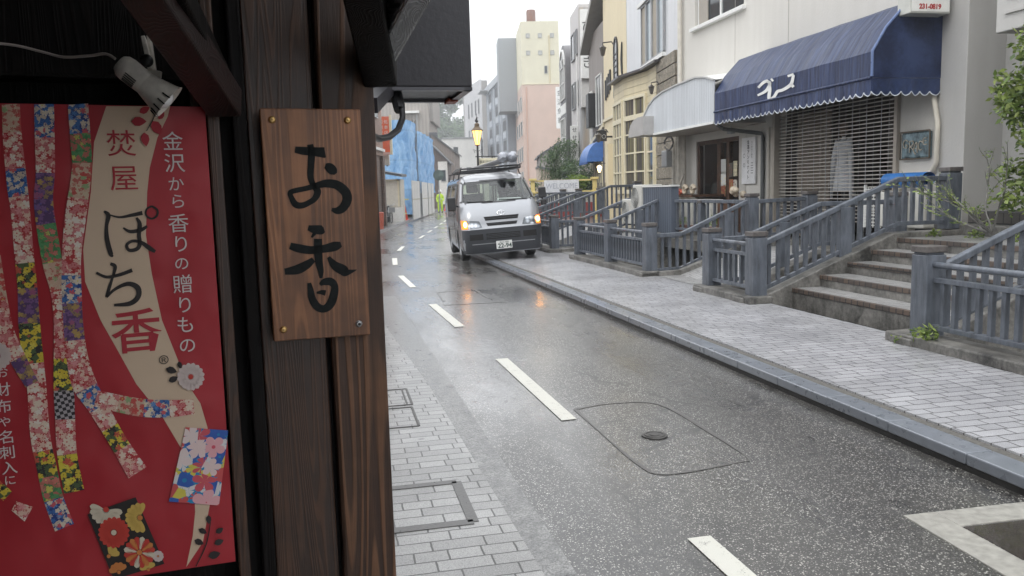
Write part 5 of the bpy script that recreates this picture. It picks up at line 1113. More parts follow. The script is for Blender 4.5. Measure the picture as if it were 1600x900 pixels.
mb.build('poles',plain('pipe_grey',(.30,.30,.31),.4),l_,smooth=True)
N=NT('plastic_bag'); bagm=N.P(Base_Color=(.36,.38,.43),Roughness=.15,Normal=N.bump(N.noise(N.co,14,4,.7,1),1,.03),Coat_Weight=.7)
for x,z in ((-.02,.16),(.18,.15)):
    mb=MB(); mb.ball((x,1.05,z),(.10,.22,.10),0,14); mb.v=[(px_+.022*math.sin(px_*60+py_*31),py_,pz_+.022*math.sin(pz_*55+py_*40+px_*20)) for px_,py_,pz_ in mb.v]; mb.tube([(x,1.25,z),(x-.03,1.45,z-.03)],[.09,.05],10); mb.build('plastic_bag',bagm,l_,smooth=True)
# ------------------------------------------------------------ street lamp, direction sign, second lamp, mirror
ln=thing('street_lamp','old-style black street lamp with a glowing amber lantern above the van roof','street lamp',(-1.13,30,0),fr='w')
MB().tube([(0,0,0),(0,0,.5),(0,0,.55),(0,0,3.25)],[.09,.08,.045,.035],12).build('post',MT['black'],ln,smooth=True)
MB().tube([(-.1,0,2.98),(-.16,0,3.1),(0,0,3.02),(.16,0,3.1),(.1,0,2.98)],.012,6).build('scroll',MT['black'],ln)
MB().lathe([(.07,3.28),(.175,3.78)],6).build('lantern_glass',emis('amber_glass',(1,.56,.16),1.9),ln)
MB().ball((0,0,3.48),(.05,.05,.12)).build('bulb',emis('lamp_bulb',(1,.75,.40),18),ln,smooth=True)
mb=MB(); mb.lathe([(.001,3.28),(.08,3.27),(.075,3.24),(.001,3.24)],6)
for k in range(6):
    a=k*math.pi/3; mb.tube([(.072*math.cos(a),.072*math.sin(a),3.28),(.178*math.cos(a),.178*math.sin(a),3.78)],.009,5)
mb.lathe([(.22,3.77),(.215,3.80),(.09,3.92),(.085,4.0),(.10,4.01),(.05,4.06),(.001,4.06)],12); mb.build('lantern_cage',plain('lamp_brown',(.14,.10,.06),.5,.4),ln)
mb=MB(); mb.ball((0,0,4.12),(.06,.04,.05)); mb.tube([(-.06,0,4.13),(.0,0,4.2),(.02,0,4.28),(.05,0,4.24)],[.02,.035,.02,.006],8); mb.tube([(0,0,4.05),(0,0,4.4)],.008,6); mb.build('bird_finial',MT['black'],ln,smooth=True)
sg_=thing('direction_sign','cream direction sign with a left arrow and dark characters beside the street lamp','sign',(-.80,30.1,2.62),fr='w')
MB().box((-.38,-.03,-.14),(.42,.03,.16)).build('sign_panel',plain('sign_cream',(.70,.66,.50),.4),sg_,bevel=.01)
text('sign_lettering','←長町武家屋敷',.115,ink,sg_,(.02,-.034,.01),FCAM,.001); mb=MB(); mb.tube([(-.42,0,.22),(.46,0,.22)],.02); mb.tube([(.2,0,-2.6),(.2,0,.22)],.03); mb.build('sign_post',MT['black'],sg_)
l2=thing('street_lamp','second small glowing street lamp low above the van roof on the right','street lamp',(-.70,42,0),fr='w')
MB().tube([(0,0,0),(0,0,2.85)],.04,8).build('post',MT['black'],l2); MB().lathe([(.06,2.88),(.14,3.2)],6).build('lantern_glass',emis('amber_glass2',(1,.6,.25),3.5),l2); MB().lathe([(.18,3.2),(.001,3.35)],8).build('lantern_cap',MT['black'],l2)
tm=thing('traffic_mirror','round traffic mirror on a post in front of the old houses on the left','traffic mirror',(-4.35,50,0),fr='w')
mb=MB(); mb.lathe([(.001,-.04),(.3,0),(.33,0),(.33,.05),(.001,.06)],20,0,Matrix.Translation((0,0,2.66))@Matrix.Rotation(R(90),4,'X')); mb.build('mirror_disc',plain('mirror_green',(.10,.14,.13),.15,.3),tm,smooth=True); MB().tube([(0,.06,0),(0,.06,2.9)],.035).build('post',MT['grey'],tm)
# banner on a yellow barrier and low wall behind the van
bn=thing('yellow_barrier','yellow post-and-rail barrier carrying a white banner with grey lettering behind the van','barrier',(1.9,27.2,0),R(-2),fr='w')
yp=plain('yellow_post',(.62,.50,.20),.5)
for x in (-1.10,.98):
    mb=MB(); mb.box((x-.07,-.07,0),(x+.07,.07,1.9)); mb.box((x-.13,-.13,1.85),(x+.13,.13,1.93)); mb.box((x-.12,-.12,1.42),(x+.12,.12,1.50)); mb.build('post',yp,bn,bevel=.01)
for z in (1.46,1.84): MB().box((-1.0,-.03,z-.025),(.95,.03,z+.025)).build('rail',yp,bn)
b2=MB().box((-.72,-.055,1.44),(.45,-.04,1.86)).build('banner',plain('banner_white',(.62,.63,.66),.5,var=.15,sc=12),bn); text('banner_lettering','WELCOME',.26,plain('banner_grey',(.36,.38,.44),.5),b2,(-.13,-.058,1.65),FCAM,.001,sx=.85)
lw=thing('low_wall','low pale wall with a dark red band behind the van','wall',(2.2,30,0),fr='w'); MB().box((-2.4,0,1.05),(1.3,.3,1.42)).build('wall_top',fade('paleg',(.50,.50,.48)),lw); MB().box((-2.4,-.02,.2),(1.3,.3,1.047)).build('red_band',plain('dull_red',(.30,.05,.045),.5),lw)
# ------------------------------------------------------------ roadworker
wk=thing('person','roadworker in lime-yellow rain suit and white helmet standing by the left road edge','person',(-5.62,65.2,0.0),R(20),fr='w')
def skin(name,verts,edges,rad,mat,par,root=0):
    me=bpy.data.meshes.new(name); me.from_pydata(verts,edges,[]); me.materials.append(mat); o=bpy.data.objects.new(name,me); COL.objects.link(o); o.parent=par
    o.modifiers.new('skin','SKIN'); 
    for i,r in enumerate(rad): me.skin_vertices[0].data[i].radius=(r,r) if not isinstance(r,tuple) else r
    me.skin_vertices[0].data[root].use_root=True; m=o.modifiers.new('sub','SUBSURF'); m.levels=2; m.render_levels=2; return o
lime=plain('lime_rainwear',(.50,.72,.03),.5,var=.12)
me_=bpy.data.meshes.new('x')
V=[(0,0,.95),(0,0,1.15),(0,0,1.40),(0,0,1.50),(0,-.02,1.62),(0,-.02,1.74),(-.2,0,1.40),(-.29,0,1.14),(-.27,-.10,.92),(.2,0,1.40),(.28,-.02,1.14),(.22,-.14,.98),(-.11,0,.86),(-.13,-.01,.48),(-.14,0,.10),(-.14,-.12,.05),(.11,0,.86),(.12,-.04,.48),(.13,0,.10),(.13,-.12,.05),(-.26,-.13,.84),(.18,-.2,.94)]
E_=[(0,1),(1,2),(2,3),(3,4),(4,5),(2,6),(6,7),(7,8),(2,9),(9,10),(10,11),(0,12),(12,13),(13,14),(14,15),(0,16),(16,17),(17,18),(18,19),(8,20),(11,21)]
rd=[(.19,.14),(.18,.13),(.18,.12),.07,.085,.09,.085,.07,.055,.085,.07,.055,.12,.10,.075,.05,.12,.10,.075,.05,.04,.04]
def skin_attr(o): pass
me_=None
bpy.context.view_layer.update()
def skinned(name,V,E_,rd,mat,par,root=0):
    me=bpy.data.meshes.new(name); me.from_pydata(V,E_,[]); me.materials.append(mat); o=bpy.data.objects.new(name,me); COL.objects.link(o); o.parent=par
    o.modifiers.new('skin','SKIN')
    if not me.skin_vertices:
        bm=bmesh.new(); bm.from_mesh(me); bm.verts.layers.skin.verify(); bm.to_mesh(me); bm.free()
    for i,r in enumerate(rd): me.skin_vertices[0].data[i].radius=r if isinstance(r,tuple) else (r,r)
    me.skin_vertices[0].data[root].use_root=True; m=o.modifiers.new('sub','SUBSURF'); m.levels=2; m.render_levels=2; return o
bd=skinned('body',V,E_,rd,lime,wk)
MB().ball((0,-.03,1.66),(.085,.10,.115)).build('face',plain('skin_tone',(.45,.28,.20),.6),wk,smooth=True)
MB().lathe([(.15,1.70),(.125,1.72),(.12,1.79),(.08,1.86),(.001,1.88)],16,0,Matrix.Translation((0,-.03,0))).build('helmet',MT['white'],wk,smooth=True)
mb=MB(); 
for x in (-.14,.13): mb.ball((x,-.06,.06),(.06,.14,.07))
mb.build('boots',MT['black'],wk,smooth=True); mb=MB(); mb.lathe([(.17,1.06),(.175,1.12)],16); mb.build('reflective_belt',plain('refl',(.6,.62,.6),.3),wk)
# ------------------------------------------------------------ vegetation
def leaves(name,par,mat,clumps,n,size,up=.2,st=None):
    m=MB()
    for (c,r) in clumps:
        rx,ry,rz=r if isinstance(r,tuple) else (r,r,r)
        for k in range(n):
            a=Vector((random.gauss(0,1),random.gauss(0,1),random.gauss(0,1))).normalized()*random.uniform(.35,1.05)
            p=Vector((c[0]+a.x*rx,c[1]+a.y*ry,c[2]+a.z*rz)); d=Vector((random.gauss(0,1),random.gauss(0,1),random.gauss(0,.6)+up)).normalized(); e=d.orthogonal().normalized(); e.rotate(Matrix.Rotation(random.uniform(0,6.28),3,d)); s=size*random.uniform(.6,1.3)
            m.add([p,p+d*s*.5+e*s*.24,p+d*s,p+d*s*.5-e*s*.24],[(0,1,2,3)])
    return m.build(name,mat,par)
g_dark=m_leaf('dark_leaves',[(.03,.065,.02),(.07,.14,.04),(.12,.20,.06)]); g_wil=m_leaf('willow_leaves',[(.04,.08,.04),(.09,.15,.07),(.15,.22,.10)]); g_lime=m_leaf('lime_leaves',[(.12,.20,.03),(.22,.32,.06),(.10,.18,.04)])
g_bush=m_leaf('bush_leaves',[(.05,.09,.02),(.16,.24,.05),(.30,.36,.10),(.08,.13,.03)])
hill=thing('hill','','hill',(0,0,0),fr='w'); bpy.data.objects.remove(hill)
mb=MB(); n=24
HX=[(-190+380*k/n) for k in range(n+1)]
hz=[28+8*math.sin(k*.7)+5*math.sin(k*1.9) for k in range(n+1)]
q=[]
for k,x in enumerate(HX):
    zt_=max(4,30*math.exp(-((x+36)/42)**2)+2*math.sin(k*1.3)); q.append(((x,255,-.5),(x,275,zt_*.7),(x,300,zt_),(x,360,zt_*.6)))
mb.add([p for c in q for p in c],[(k*4+j,k*4+j+1,(k+1)*4+j+1,(k+1)*4+j) for k in range(n) for j in range(3)]); mb.build('hill',plain('hill_ground',(.04,.06,.03),.9),None,smooth=True,kind='structure')
cl=[]
for k in range(190):
    x=random.uniform(-62,-8); y=random.uniform(258,300); zt_=max(4,30*math.exp(-((x+36)/42)**2)); f=min(1,(y-255)/20*.7 if y<275 else .7+.3*(y-275)/25); cl.append(((x,y,zt_*f+random.uniform(0,3.5)),(random.uniform(2,3.8),2.5,random.uniform(2,3.4))))
for x,z in ((-24.5,33),(-27,31),(-21,31.5),(-19,33.5),(-17,34)): cl+=[((x+random.uniform(-1.5,1.5),290,z+random.uniform(-2.5,2)),(1.6,1.6,1.2)) for _ in range(5)]
o=leaves('hillside_wood',None,g_dark,cl,280,1.25); tag(o,kind='stuff'); o['label']='wooded hillside in grey-green mist above the far end of the street'; o['category']='wood'
# willow and garden trees
wl=thing('willow_tree','drooping willow at the garden end of the street left of the corrugated building','tree',(2.55,36,0),fr='w')
MB().tube([(0,0,0),(.05,0,1.2),(-.1,0,2.2),(.1,0,3.0)],[.14,.11,.08,.04],8).build('trunk',MT['kerb'],wl)
cl=[((x,y,z),(.34,.34,.3)) for x,y,z in [(random.uniform(-.9,.5),random.uniform(-.6,.6),random.uniform(2.0,3.6)) for _ in range(22)]]
c_=leaves('crown',wl,g_wil,cl,110,.11,-.6)
m=MB()
for k in range(120):
    a=random.uniform(0,6.28);r=random.uniform(.3,1.0);x=-.2+r*.9*math.cos(a);y=r*math.sin(a);z=random.uniform(2.4,3.7)*(1-.1*r); L=random.uniform(.6,1.3)
    for j in range(18):
        p=Vector((x+random.uniform(-.03,.03)-.1*j/18,y+random.uniform(-.03,.03),z-L*j/18)); d=Vector((random.uniform(-.6,.6),random.uniform(-.6,.6),-1)).normalized(); e=d.orthogonal(); s=.10; m.add([p,p+d*s*.5+e*s*.13,p+d*s,p+d*s*.5-e*s*.13],[(0,1,2,3)])
m.build('hanging_twigs',g_wil,wl)
def tree(label,x,y,h,r,mat,n=10,cnt=160,sz=.12):
    t=thing('garden_tree',label,'tree',(x,y,0),group='garden trees behind the van',fr='w'); MB().tube([(0,0,0),(.05,0,h*.5),(-.05,.05,h*.8)],[.08,.05,.025],8).build('trunk',MT['plinth'],t)
    leaves('crown',t,mat,[((random.uniform(-r,r)*.7,random.uniform(-r,r)*.7,h*random.uniform(.55,1)),(r*.5,r*.5,r*.38)) for _ in range(n)],cnt,sz); return t
tree('rounded green garden tree in front of the willow',2.9,33,2.5,.85,g_dark if 0 else g_wil,14)
tree('low lime-green shrubby tree by the yellow barrier',2.55,28.6,1.95,.42,g_lime,12,150,.10)
tree('small dark garden tree between the pink building and the willow',1.4,45,2.1,.4,g_dark,7,120,.12)
tree('leafy tree at the foot of the grey gabled house',3.6,47,2.6,.9,g_wil,10)
fc=thing('wooden_fence','old grey picket fence by the garden trees behind the canal railings','fence',(3.3,29.5,0),R(5),fr='w'); mb=MB()
for k in range(16): mb.box((-.2+k*.12,0,.8),(-.13+k*.12,.03,1.75))
mb.box((-.25,.03,1.1),(1.75,.06,1.18)); mb.box((-.25,.03,1.55),(1.75,.06,1.62)); mb.build('pickets',plain('old_wood_grey',(.22,.21,.19),.7,var=.3),fc)
# bush and twiggy shrub at the right edge
bs=thing('bamboo_bush','tall yellow-green bushy plant growing at the right edge beside the grey building','bush',(7.55,7.35,.9))
MB().tube([(0,0,0),(.02,.05,1.0),(-.03,0,2.2)],[.03,.02,.01],6).build('stem',MT['plinth'],bs)
leaves('foliage',bs,g_bush,[((random.uniform(-.25,.3),random.uniform(-.35,.30),random.uniform(.35,2.35)),(.22,.22,.20)) for _ in range(40)],210,.085,-.2)
tw=thing('twiggy_shrub','sparse twiggy shrub with small bright leaves in the planter at the top of the steps','shrub',(7.15,7.55,.85))
m=MB(); L=MB(); random.seed(21)
for (dx,dy,dz,l) in ((-.2,.7,.45,.9),(-.35,.35,.75,1.0),(-.15,.95,.12,.8),(.1,.5,.8,.9),(-.5,.1,.35,.75),(.0,.75,-.02,.6),(-.1,-.1,.9,.8)):
    d=Vector((dx,dy,dz)).normalized(); p=Vector((0,0,.05)); P_=[p.copy()]
    for k in range(8):
        d=(d+Vector((random.uniform(-.22,.22),random.uniform(-.22,.22),random.uniform(-.12,.2)))).normalized(); p=p+d*l/8; P_.append(p.copy())
        if k>1:
            for q_ in range(2):
                b=(d+Vector((random.uniform(-1,1),random.uniform(-1,1),random.uniform(-.3,1)))).normalized(); e_=p+b*random.uniform(.1,.24); m.tube([p,e_],.003,4)
                for u in range(9):
                    c=p.lerp(e_,u/8); dd=(b+Vector((random.uniform(-1,1),random.uniform(-1,1),random.uniform(-.6,1)))).normalized(); ee=dd.orthogonal(); s=random.uniform(.03,.055); L.add([c,c+dd*s*.5+ee*s*.25,c+dd*s,c+dd*s*.5-ee*s*.25],[(0,1,2,3)])
    m.tube(P_,[.012-.001*k for k in range(9)],6)
m.build('branches',MT['plinth'],tw); L.build('leaves',g_bush,tw)
def weed(label,t,s,z,r,n=60,sz=.05): 
    o=thing('weed',label,'weed',(t,s,z),group='weeds in the cracks'); MB().tube([(0,0,0),(0,0,r*.5)],.003,4).build('stem',g_dark,o); leaves('leaf_tuft',o,g_bush,[((0,0,r*.5),(r,r,r*.55))],n,sz); return o
weed('leafy weed growing at the foot of the nearest railing post',4.76,5.66,.17,.12,90,.055); weed('small weed at the corner of the nearest stone kerb',4.70,5.95,.12,.05,30,.03)
weed('weed tuft on the landing at the top of the wide steps',7.25,8.55,.80,.08); weed('second weed tuft on the landing, nearer the planter',7.5,8.15,.80,.10); weed('lime weed clump on the landing beside the climbing railing',7.0,6.9,.85,.17,150)
for i,(s,l) in enumerate(((14.9,'green plants in a planter below the shop window, near end'),(15.9,'green plants in a planter below the shop window, middle'),(16.9,'green plants under the shop window by the small toy house'))):
    o=thing('planter_plant',l,'plant',(7.42,s,.5),group='plants below the shop'); MB().box((-.1,-.3,0),(.12,.3,.2)).build('planter',plain('terra',(.20,.08,.05),.6),o,bevel=.01); leaves('foliage',o,g_lime,[((0,random.uniform(-.3,.3),.3),(.12,.15,.14)) for _ in range(4)],60,.07)
pn=thing('stone_planter','dark low stone planter at the top of the steps by the pillar','planter',(7.6,7.7,.80)); MB().box((.15,-1.3,0),(1.2,1.45,.13)).build('lower_course',MT['plinth'],pn,bevel=.01); MB().box((.45,-1.3,.131),(1.2,1.2,.28)).build('upper_course',m_brick('dark_block',(.11,.10,.09),(.07,.065,.06),(.02,.02,.02),.12,.14),pn,bevel=.008)
# clutter between the bay and the small shop
ac_unit('pale air conditioner on end at the far side of the slate blue boarded box',6.58,16.8,.98,.5,.6,.5)
pb=thing('boarded_box','slate blue boarded box with a white cap below the French windows','box',(6.62,15.78,.3)); MB().box((-.0,-.75,.0),(.16,.75,1.22)).build('box_body',m_corr('blue_boards',(.10,.12,.155),9,.45,0,.5,'h',None,(0,1,0)),pb); MB().box((-.02,-.78,1.22),(.18,.76,1.25)).build('cap',MT['white'],pb)
ac_unit('smaller white air conditioner low beside the boarded box, nearest the van',6.6,17.45,.66,.7,.6)
mt_=thing('meter_box','grey electricity meter box with a looped cable bundle on the wall under the canopy end','meter box',(8.05,18.5,2.0)); MB().box((-.1,-.15,0),(.1,.15,.4)).build('box_body',MT['grey'],mt_,bevel=.02)
mb=MB()
for k in range(7): mb.tube([(-.12,-.35+.25*math.cos(a)+random.uniform(-.03,.03),.55+.16*math.sin(a)+random.uniform(-.02,.02)) for a in [2*math.pi*j/12 for j in range(12)]],.012,5)
mb.build('cable_loops',MT['black'],mt_)
m2=thing('meter_box','pale meter box with round dial near the shop window','meter box',(7.9,17.75,1.15)); MB().box((-.1,-.14,0),(.1,.14,.42)).build('box_body',plain('pale_box3',(.50,.52,.50),.4),m2,bevel=.02)
pg=thing('wall_pipes','bundle of pale pipes on the wall between the bay window and small shop','pipes',(8.15,17.9,.5)); mb=MB()
for y,r in ((.45,.05),(.28,.035),(.14,.05),(-.0,.03),(-.14,.045)): mb.tube([(0,y,0),(0,y,2.2)],r,8)
mb.tube([(-.1,.3,0),(-.1,.28,.9),(-.1,-.1,1.0)],.05,8); mb.tube([(-.35,.35,.0),(-.15,-.45,1.3)],.03,8); mb.build('pipes',plain('dull_pipes',(.42,.39,.34),.5,var=.3),pg,smooth=True)
# ------------------------------------------------------------ dark wooden shopfront in the foreground
def U(px,py=600,off=0): return wp(px,py,off)[0]
wl_=thing('wooden_shop_wall','dark stained timber shop wall, boards and corner post close to the camera','wall',(0,0,0),fr='wall')
wd1=m_wood('old_stained_board',(.026,.012,.007),(.105,.048,.024),1.1,.42,'z',False,.5,.12)
wd2=m_wood('weathered_knotty_board',(.035,.016,.009),(.165,.080,.041),.55,.5,'z',True,.8)
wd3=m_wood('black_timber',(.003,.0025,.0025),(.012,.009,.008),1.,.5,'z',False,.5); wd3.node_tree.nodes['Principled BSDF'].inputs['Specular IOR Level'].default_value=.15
zb=wp(470,152)[1]
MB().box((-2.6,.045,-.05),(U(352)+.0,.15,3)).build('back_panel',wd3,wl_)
MB().box((U(352),-.012,0),(U(371),.06,2.2)).build('frame_strip',wd1,wl_,bevel=.003)
MB().box((U(372),.03,0),(U(391),.10,2.2)).build('sliding_groove',MT['dark'],wl_)
MB().box((U(391),-.006,0),(U(412.5),.08,2.2)).build('frame_strip',wd3,wl_,bevel=.003)
MB().box((U(413.5),.0,0),(U(513.5),.09,2.2)).build('board',wd1,wl_,bevel=.003)
MB().box((U(513),.012,0),(U(520.5),.08,2.2)).build('groove',MT['dark'],wl_)
MB().box((U(520),-.012,0),(U(604),.10,2.2)).build('corner_post',wd2,wl_,bevel=.006)
MB().box((U(330),-.008,1.0),(U(341),.05,zb+.02)).build('gilt_edge_strip',wd1,wl_)
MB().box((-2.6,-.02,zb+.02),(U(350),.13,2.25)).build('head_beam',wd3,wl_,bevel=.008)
ev=thing('shop_eave','dark boarded eave with rafters over the wooden shop wall','eave',(0,0,0),fr='wall')
MB().hexa([(-2.6,-2.8,1.93),(.2,-2.8,1.93),(.2,.4,2.30),(-2.6,.4,2.30),(-2.6,-2.8,1.99),(.2,-2.8,1.99),(.2,.4,2.36),(-2.6,.4,2.36)]).build('ceiling_boards',wd3,ev)  # stretched back over the camera, out of view, to dim the poster
for x in (-2.3,-1.75,-1.2,-.68): MB().bar((x,.3,2.24),(x,-1.85,1.95),.06,.08).build('rafter',wd3,ev,bevel=.004)
def wl3(px,py,Y): p=atY(px,py,Y)-W0; return (p.dot(wu),p.dot(wv),p.z)
redw=m_wood('reddish_dark_timber',(.010,.005,.005),(.045,.020,.016),1,.5,'y',False)
MB().bar(wl3(352,162,1.37),wl3(215,-40,1.02),.055,.05).build('brace',redw,ev,bevel=.004)
MB().bar(wl3(343,120,1.36),wl3(262,-40,1.05),.03,.04).build('brace',wd3,ev,bevel=.004)
MB().bar(wl3(595,112,1.50),wl3(560,-60,1.25),.06,.07).build('dark_bracket',wd3,ev,bevel=.004)
wet=m_wood('wet_grey_timber',(.03,.03,.034),(.22,.22,.235),1.6,.22,'y',True,.8,.8)
MB().bar(wl3(588,92,1.50),wl3(668,-60,1.25),.045,.055).build('wet_bracket',wet,ev,bevel=.006)
MB().box((-2.6,-2.75,0),(-2.5,.2,2.3)).build('side_wall',wd3,ev); MB().box((-2.5,-2.75,0),(-.35,-2.65,2.3)).build('rear_light_blocker',wd3,ev)  # unseen walls added to keep light off the poster
sx_=thing('box_sign','dark hanging sign box seen from below, outside the end of the timber wall','sign box',atY(738,136,2.0),R(13),fr='w')
bxm=streaky('dark_bronze_sheet',(.040,.038,.045),(.018,.018,.022),.4,2,.15,.7)
MB().box((-.235,0,0),(0,.27,.7)).build('case',bxm,sx_,bevel=.004)
mb=MB(); 
for a,b in (((-.235,.01),(0,.01)),((-.235,.26),(0,.26)),((-.01,.0),(-.01,.27)),((-.225,.0),(-.225,.27))): mb.bar((*a,-.004),(*b,-.004),.02,.008)
mb.build('bottom_rim',plain('rim_grey',(.10,.10,.11),.35,.3),sx_); MB().box((-.03,.20,-.012),(-.003,.265,-.004)).build('red_corner',plain('rust_red',(.35,.08,.04),.5),sx_)
cb=thing('black_cable','thick black cable looping down from the sign box to the post','cable',(0,0,0),fr='w')
pts=[(622,140),(628,165),(629,185),(622,203),(608,214),(592,217),(578,210)]
MB().tube([atY(x,y,Y) for (x,y),Y in zip(pts,(2.0,1.98,1.95,1.9,1.8,1.7,1.62))],.0075,10).build('cable',MT['black'],cb,smooth=True)
MB().tube([atY(620,120,2.02),atY(618,150,2.0),atY(624,172,1.97)],.013,8).build('cable_tie_wrap',MT['black'],cb)
MB().bar(atY(578,165,1.62),atY(606,138,2.0),.03,.03).build('support_arm',bxm,cb)
# name board
pq=thing('wooden_name_board','brown cedar name board with two black brush characters screwed to the timber wall','sign board',(0,0,0),fr='wall')
OFF=-.030
c4=[wp(x,y,OFF) for x,y in ((405.7,169),(563,170.5),(578.5,523),(428,534))]
cedar=m_wood('red_cedar',(.17,.070,.030),(.44,.20,.095),.75,.42,'z',False,.25,.15)
m=MB(); m.prism([(u,OFF,z) for u,z in c4],(0,.014,0)); m.build('board',cedar,pq,bevel=.002)
brush=NT('brush_ink'); brm=brush.P(Specular_IOR_Level=.15,Base_Color=brush.ramp(brush.noise(brush.co,90,4),[(.3,(.006,.007,.007)),(.7,(.014,.017,.017))]),Roughness=.5)
PQ=lambda x,y,d:(wp(x,y,OFF)[0],OFF-.0003-d,wp(x,y,OFF)[1])
Z8=lambda l:[(400+a/2.725,200+b/2.7273,c/2.725) for a,b,c in l]
m=MB()
for s_ in ([(166,92,26),(200,97,34),(240,100,36),(285,104,44),(293,104,44)],[(230,70,26),(236,110,30),(234,160,28),(232,205,26),(242,240,24),(262,270,30),(250,300,26),(225,318,24),(195,330,26),(168,325,28),(150,295,22),(146,275,22),(170,266,22),(210,258,22),(255,246,26),(300,236,34),(345,243,38),(380,272,40),(388,305,40),(370,340,36),(345,352,30),(322,346,12)],[(295,160,20),(312,168,40),(330,185,36),(338,196,14)],
    [(222,425,22),(250,432,36),(280,434,38),(290,432,20)],[(250,448,16),(236,466,8)],[(145,502,28),(180,512,36),(235,520,34),(290,514,34),(335,504,40),(362,495,22)],[(264,472,34),(264,520,36),(268,570,32),(276,610,24),(276,640,12)],[(245,560,22),(215,583,36),(175,603,40),(122,612,26)],[(308,550,14),(335,585,36),(370,605,44),(382,616,30),(428,604,3)],
    [(226,660,16),(232,690,26),(240,730,32),(262,762,34),(290,770,32),(315,752,36),(330,715,36),(335,675,30),(318,655,34),(290,656,28),(272,668,12)],[(258,702,8),(280,700,20),(296,703,24)]):
    ribbon(m,Z8(s_),PQ,.0008,6)
m.build('brush_lettering',brm,pq)
brass=flat('brass',(.55,.36,.14),.35,Metallic=.8)
for x,y,mt in ((425,187,brass),(543,188,brass),(443,515,brass),(560.7,506,MT['steel'])):
    u,z=wp(x,y,OFF); o=MB().lathe([(.001,.004),(.004,.0035),(.0062,.001),(.0065,0)],16,0,Matrix.Translation((u,OFF-.0002,z))@Matrix.Rotation(R(90),4,'X')).build('screw_cap',mt,pq,smooth=True)
    if mt is MT['steel']: MB().lathe([(.001,.0042),(.0028,.0042)],10,0,Matrix.Translation((u,OFF-.0003,z))@Matrix.Rotation(R(90),4,'X')).build('screw_socket',MT['dark'],o)
# poster
po=thing('poster','large red poster with cream swoosh, flower-paper streamers and Japanese lettering','poster',(0,0,0),fr='wall')
PO=-.022
def PF(l=0): 
    return lambda x,y,d:(wp(x,y,PO)[0],PO-.0004*l-d,wp(x,y,PO)[1])
def ppoly(name,pts,mat,l,par=po,sm=0):
    if sm: pts=smoothpts(pts+[pts[0]],sm)[:-1]
    f=PF(l); me=bpy.data.meshes.new(name); me.from_pydata([f(x,y,0) for x,y in pts],[],[tuple(t) for t in tessellate_polygon([[Vector((x,y,0)) for x,y in pts]])]); me.materials.append(mat); o=bpy.data.objects.new(name,me); COL.objects.link(o); o.parent=par; return o
N=NT('poster_red'); red=N.P(Base_Color=N.mix(1,(.40,.024,.034),N.ramp(N.noise(N.co,5,3),[(.3,.92),(.7,1.06)]),'MULTIPLY'),Roughness=.42,Normal=N.bump(N.noise(N.co,7,2),.6,.02))
a_=[wp(x,y,PO) for x,y in ((-70,160),(320,167),(368,877),(-50,940))]
MB().prism([(u,PO,z) for u,z in a_],(0,.004,0)).build('sheet',red,po)
crm=plain('poster_cream',(.66,.50,.36),.5,var=.06)
ppoly('cream_swoosh',[(166,166),(147,222),(142,300),(130,390),(133,440),(157,500),(187,553),(213,600),(253,650),(284,702),(303,760),(305,800),(301,838),(291,886),(317,847),(328,787),(331,720),(324,667),(313,630),(293,600),(277,560),(253,500),(237,427),(228,367),(230,300),(234,262),(246,215),(262,182),(266,166)],crm,1)
fl=[m_flower('paper_red_sakura',(.45,.035,.04),[(.75,.62,.50),(.70,.30,.30),(.78,.70,.62)],(.6,.1,.1),85,.0062,.0,[(.6,.2,.2),(.72,.5,.4)]),
 m_flower('paper_blue',(.02,.05,.22),[(.70,.62,.5),(.10,.25,.55),(.6,.10,.12)],(.7,.6,.1),95,.0055,.3,[(.05,.15,.40),(.6,.5,.4)]),
 m_flower('paper_yellow_black',(.03,.025,.03),[(.70,.58,.06),(.72,.62,.10),(.55,.10,.06)],(.1,.05,.02),75,.007,.6,[(.65,.5,.05),(.08,.12,.05)]),
 m_flower('paper_green',(.06,.22,.08),[(.60,.20,.16),(.20,.40,.12),(.60,.55,.12)],(.7,.6,.2),80,.006,.9,[(.10,.30,.12),(.5,.15,.12)]),
 m_flower('paper_purple',(.10,.05,.14),[(.45,.30,.10),(.12,.10,.35),(.35,.10,.20)],(.5,.4,.1),70,.006,1.3,[(.2,.1,.25),(.3,.2,.1)]),
 m_flower('paper_cream',(.60,.48,.34),[(.55,.08,.07),(.60,.25,.20),(.30,.40,.2)],(.6,.5,.1),90,.0055,1.7,[(.6,.4,.3),(.5,.12,.1)])]
Nc=NT('paper_check'); sp=Nc.n('ShaderNodeTexChecker'); Nc.set(sp.inputs[0],Nc.map(Nc.co,(1,0,1),(0,.5,0),(0,R(8),0))); sp.inputs['Scale'].default_value=190; Nc.set(sp.inputs[1],(.03,.025,.03)); Nc.set(sp.inputs[2],(.42,.38,.40)); chk=Nc.P(Base_Color=sp.outputs[0],Roughness=.55)
def streamer(pts,pats,l=2):
    """flower-paper streamer: polyline with width, one paper after another"""
    q=smoothpts(pts,5); n=len(q); k=len(pats)
    for i,pm in enumerate(pats):
        a=int(i*(n-1)/k); b=int((i+1)*(n-1)/k)
        if b<=a: continue
        mb=MB(); ribbon(mb,q[a:b+1],PF(l),.0002,1); mb.build('paper_streamer',pm,po)
streamer([(17,163,28),(20,220,30),(27,290,32),(32,330,30),(38,400,30),(43,450,31),(47,520,34),(57,600,30),(63,680,31),(74,735,31),(84,780,31),(101,824,32)],[fl[5],fl[0],fl[1],fl[0],fl[0],fl[2],fl[4],fl[2],fl[0],fl[0],fl[2],fl[3],fl[1]])
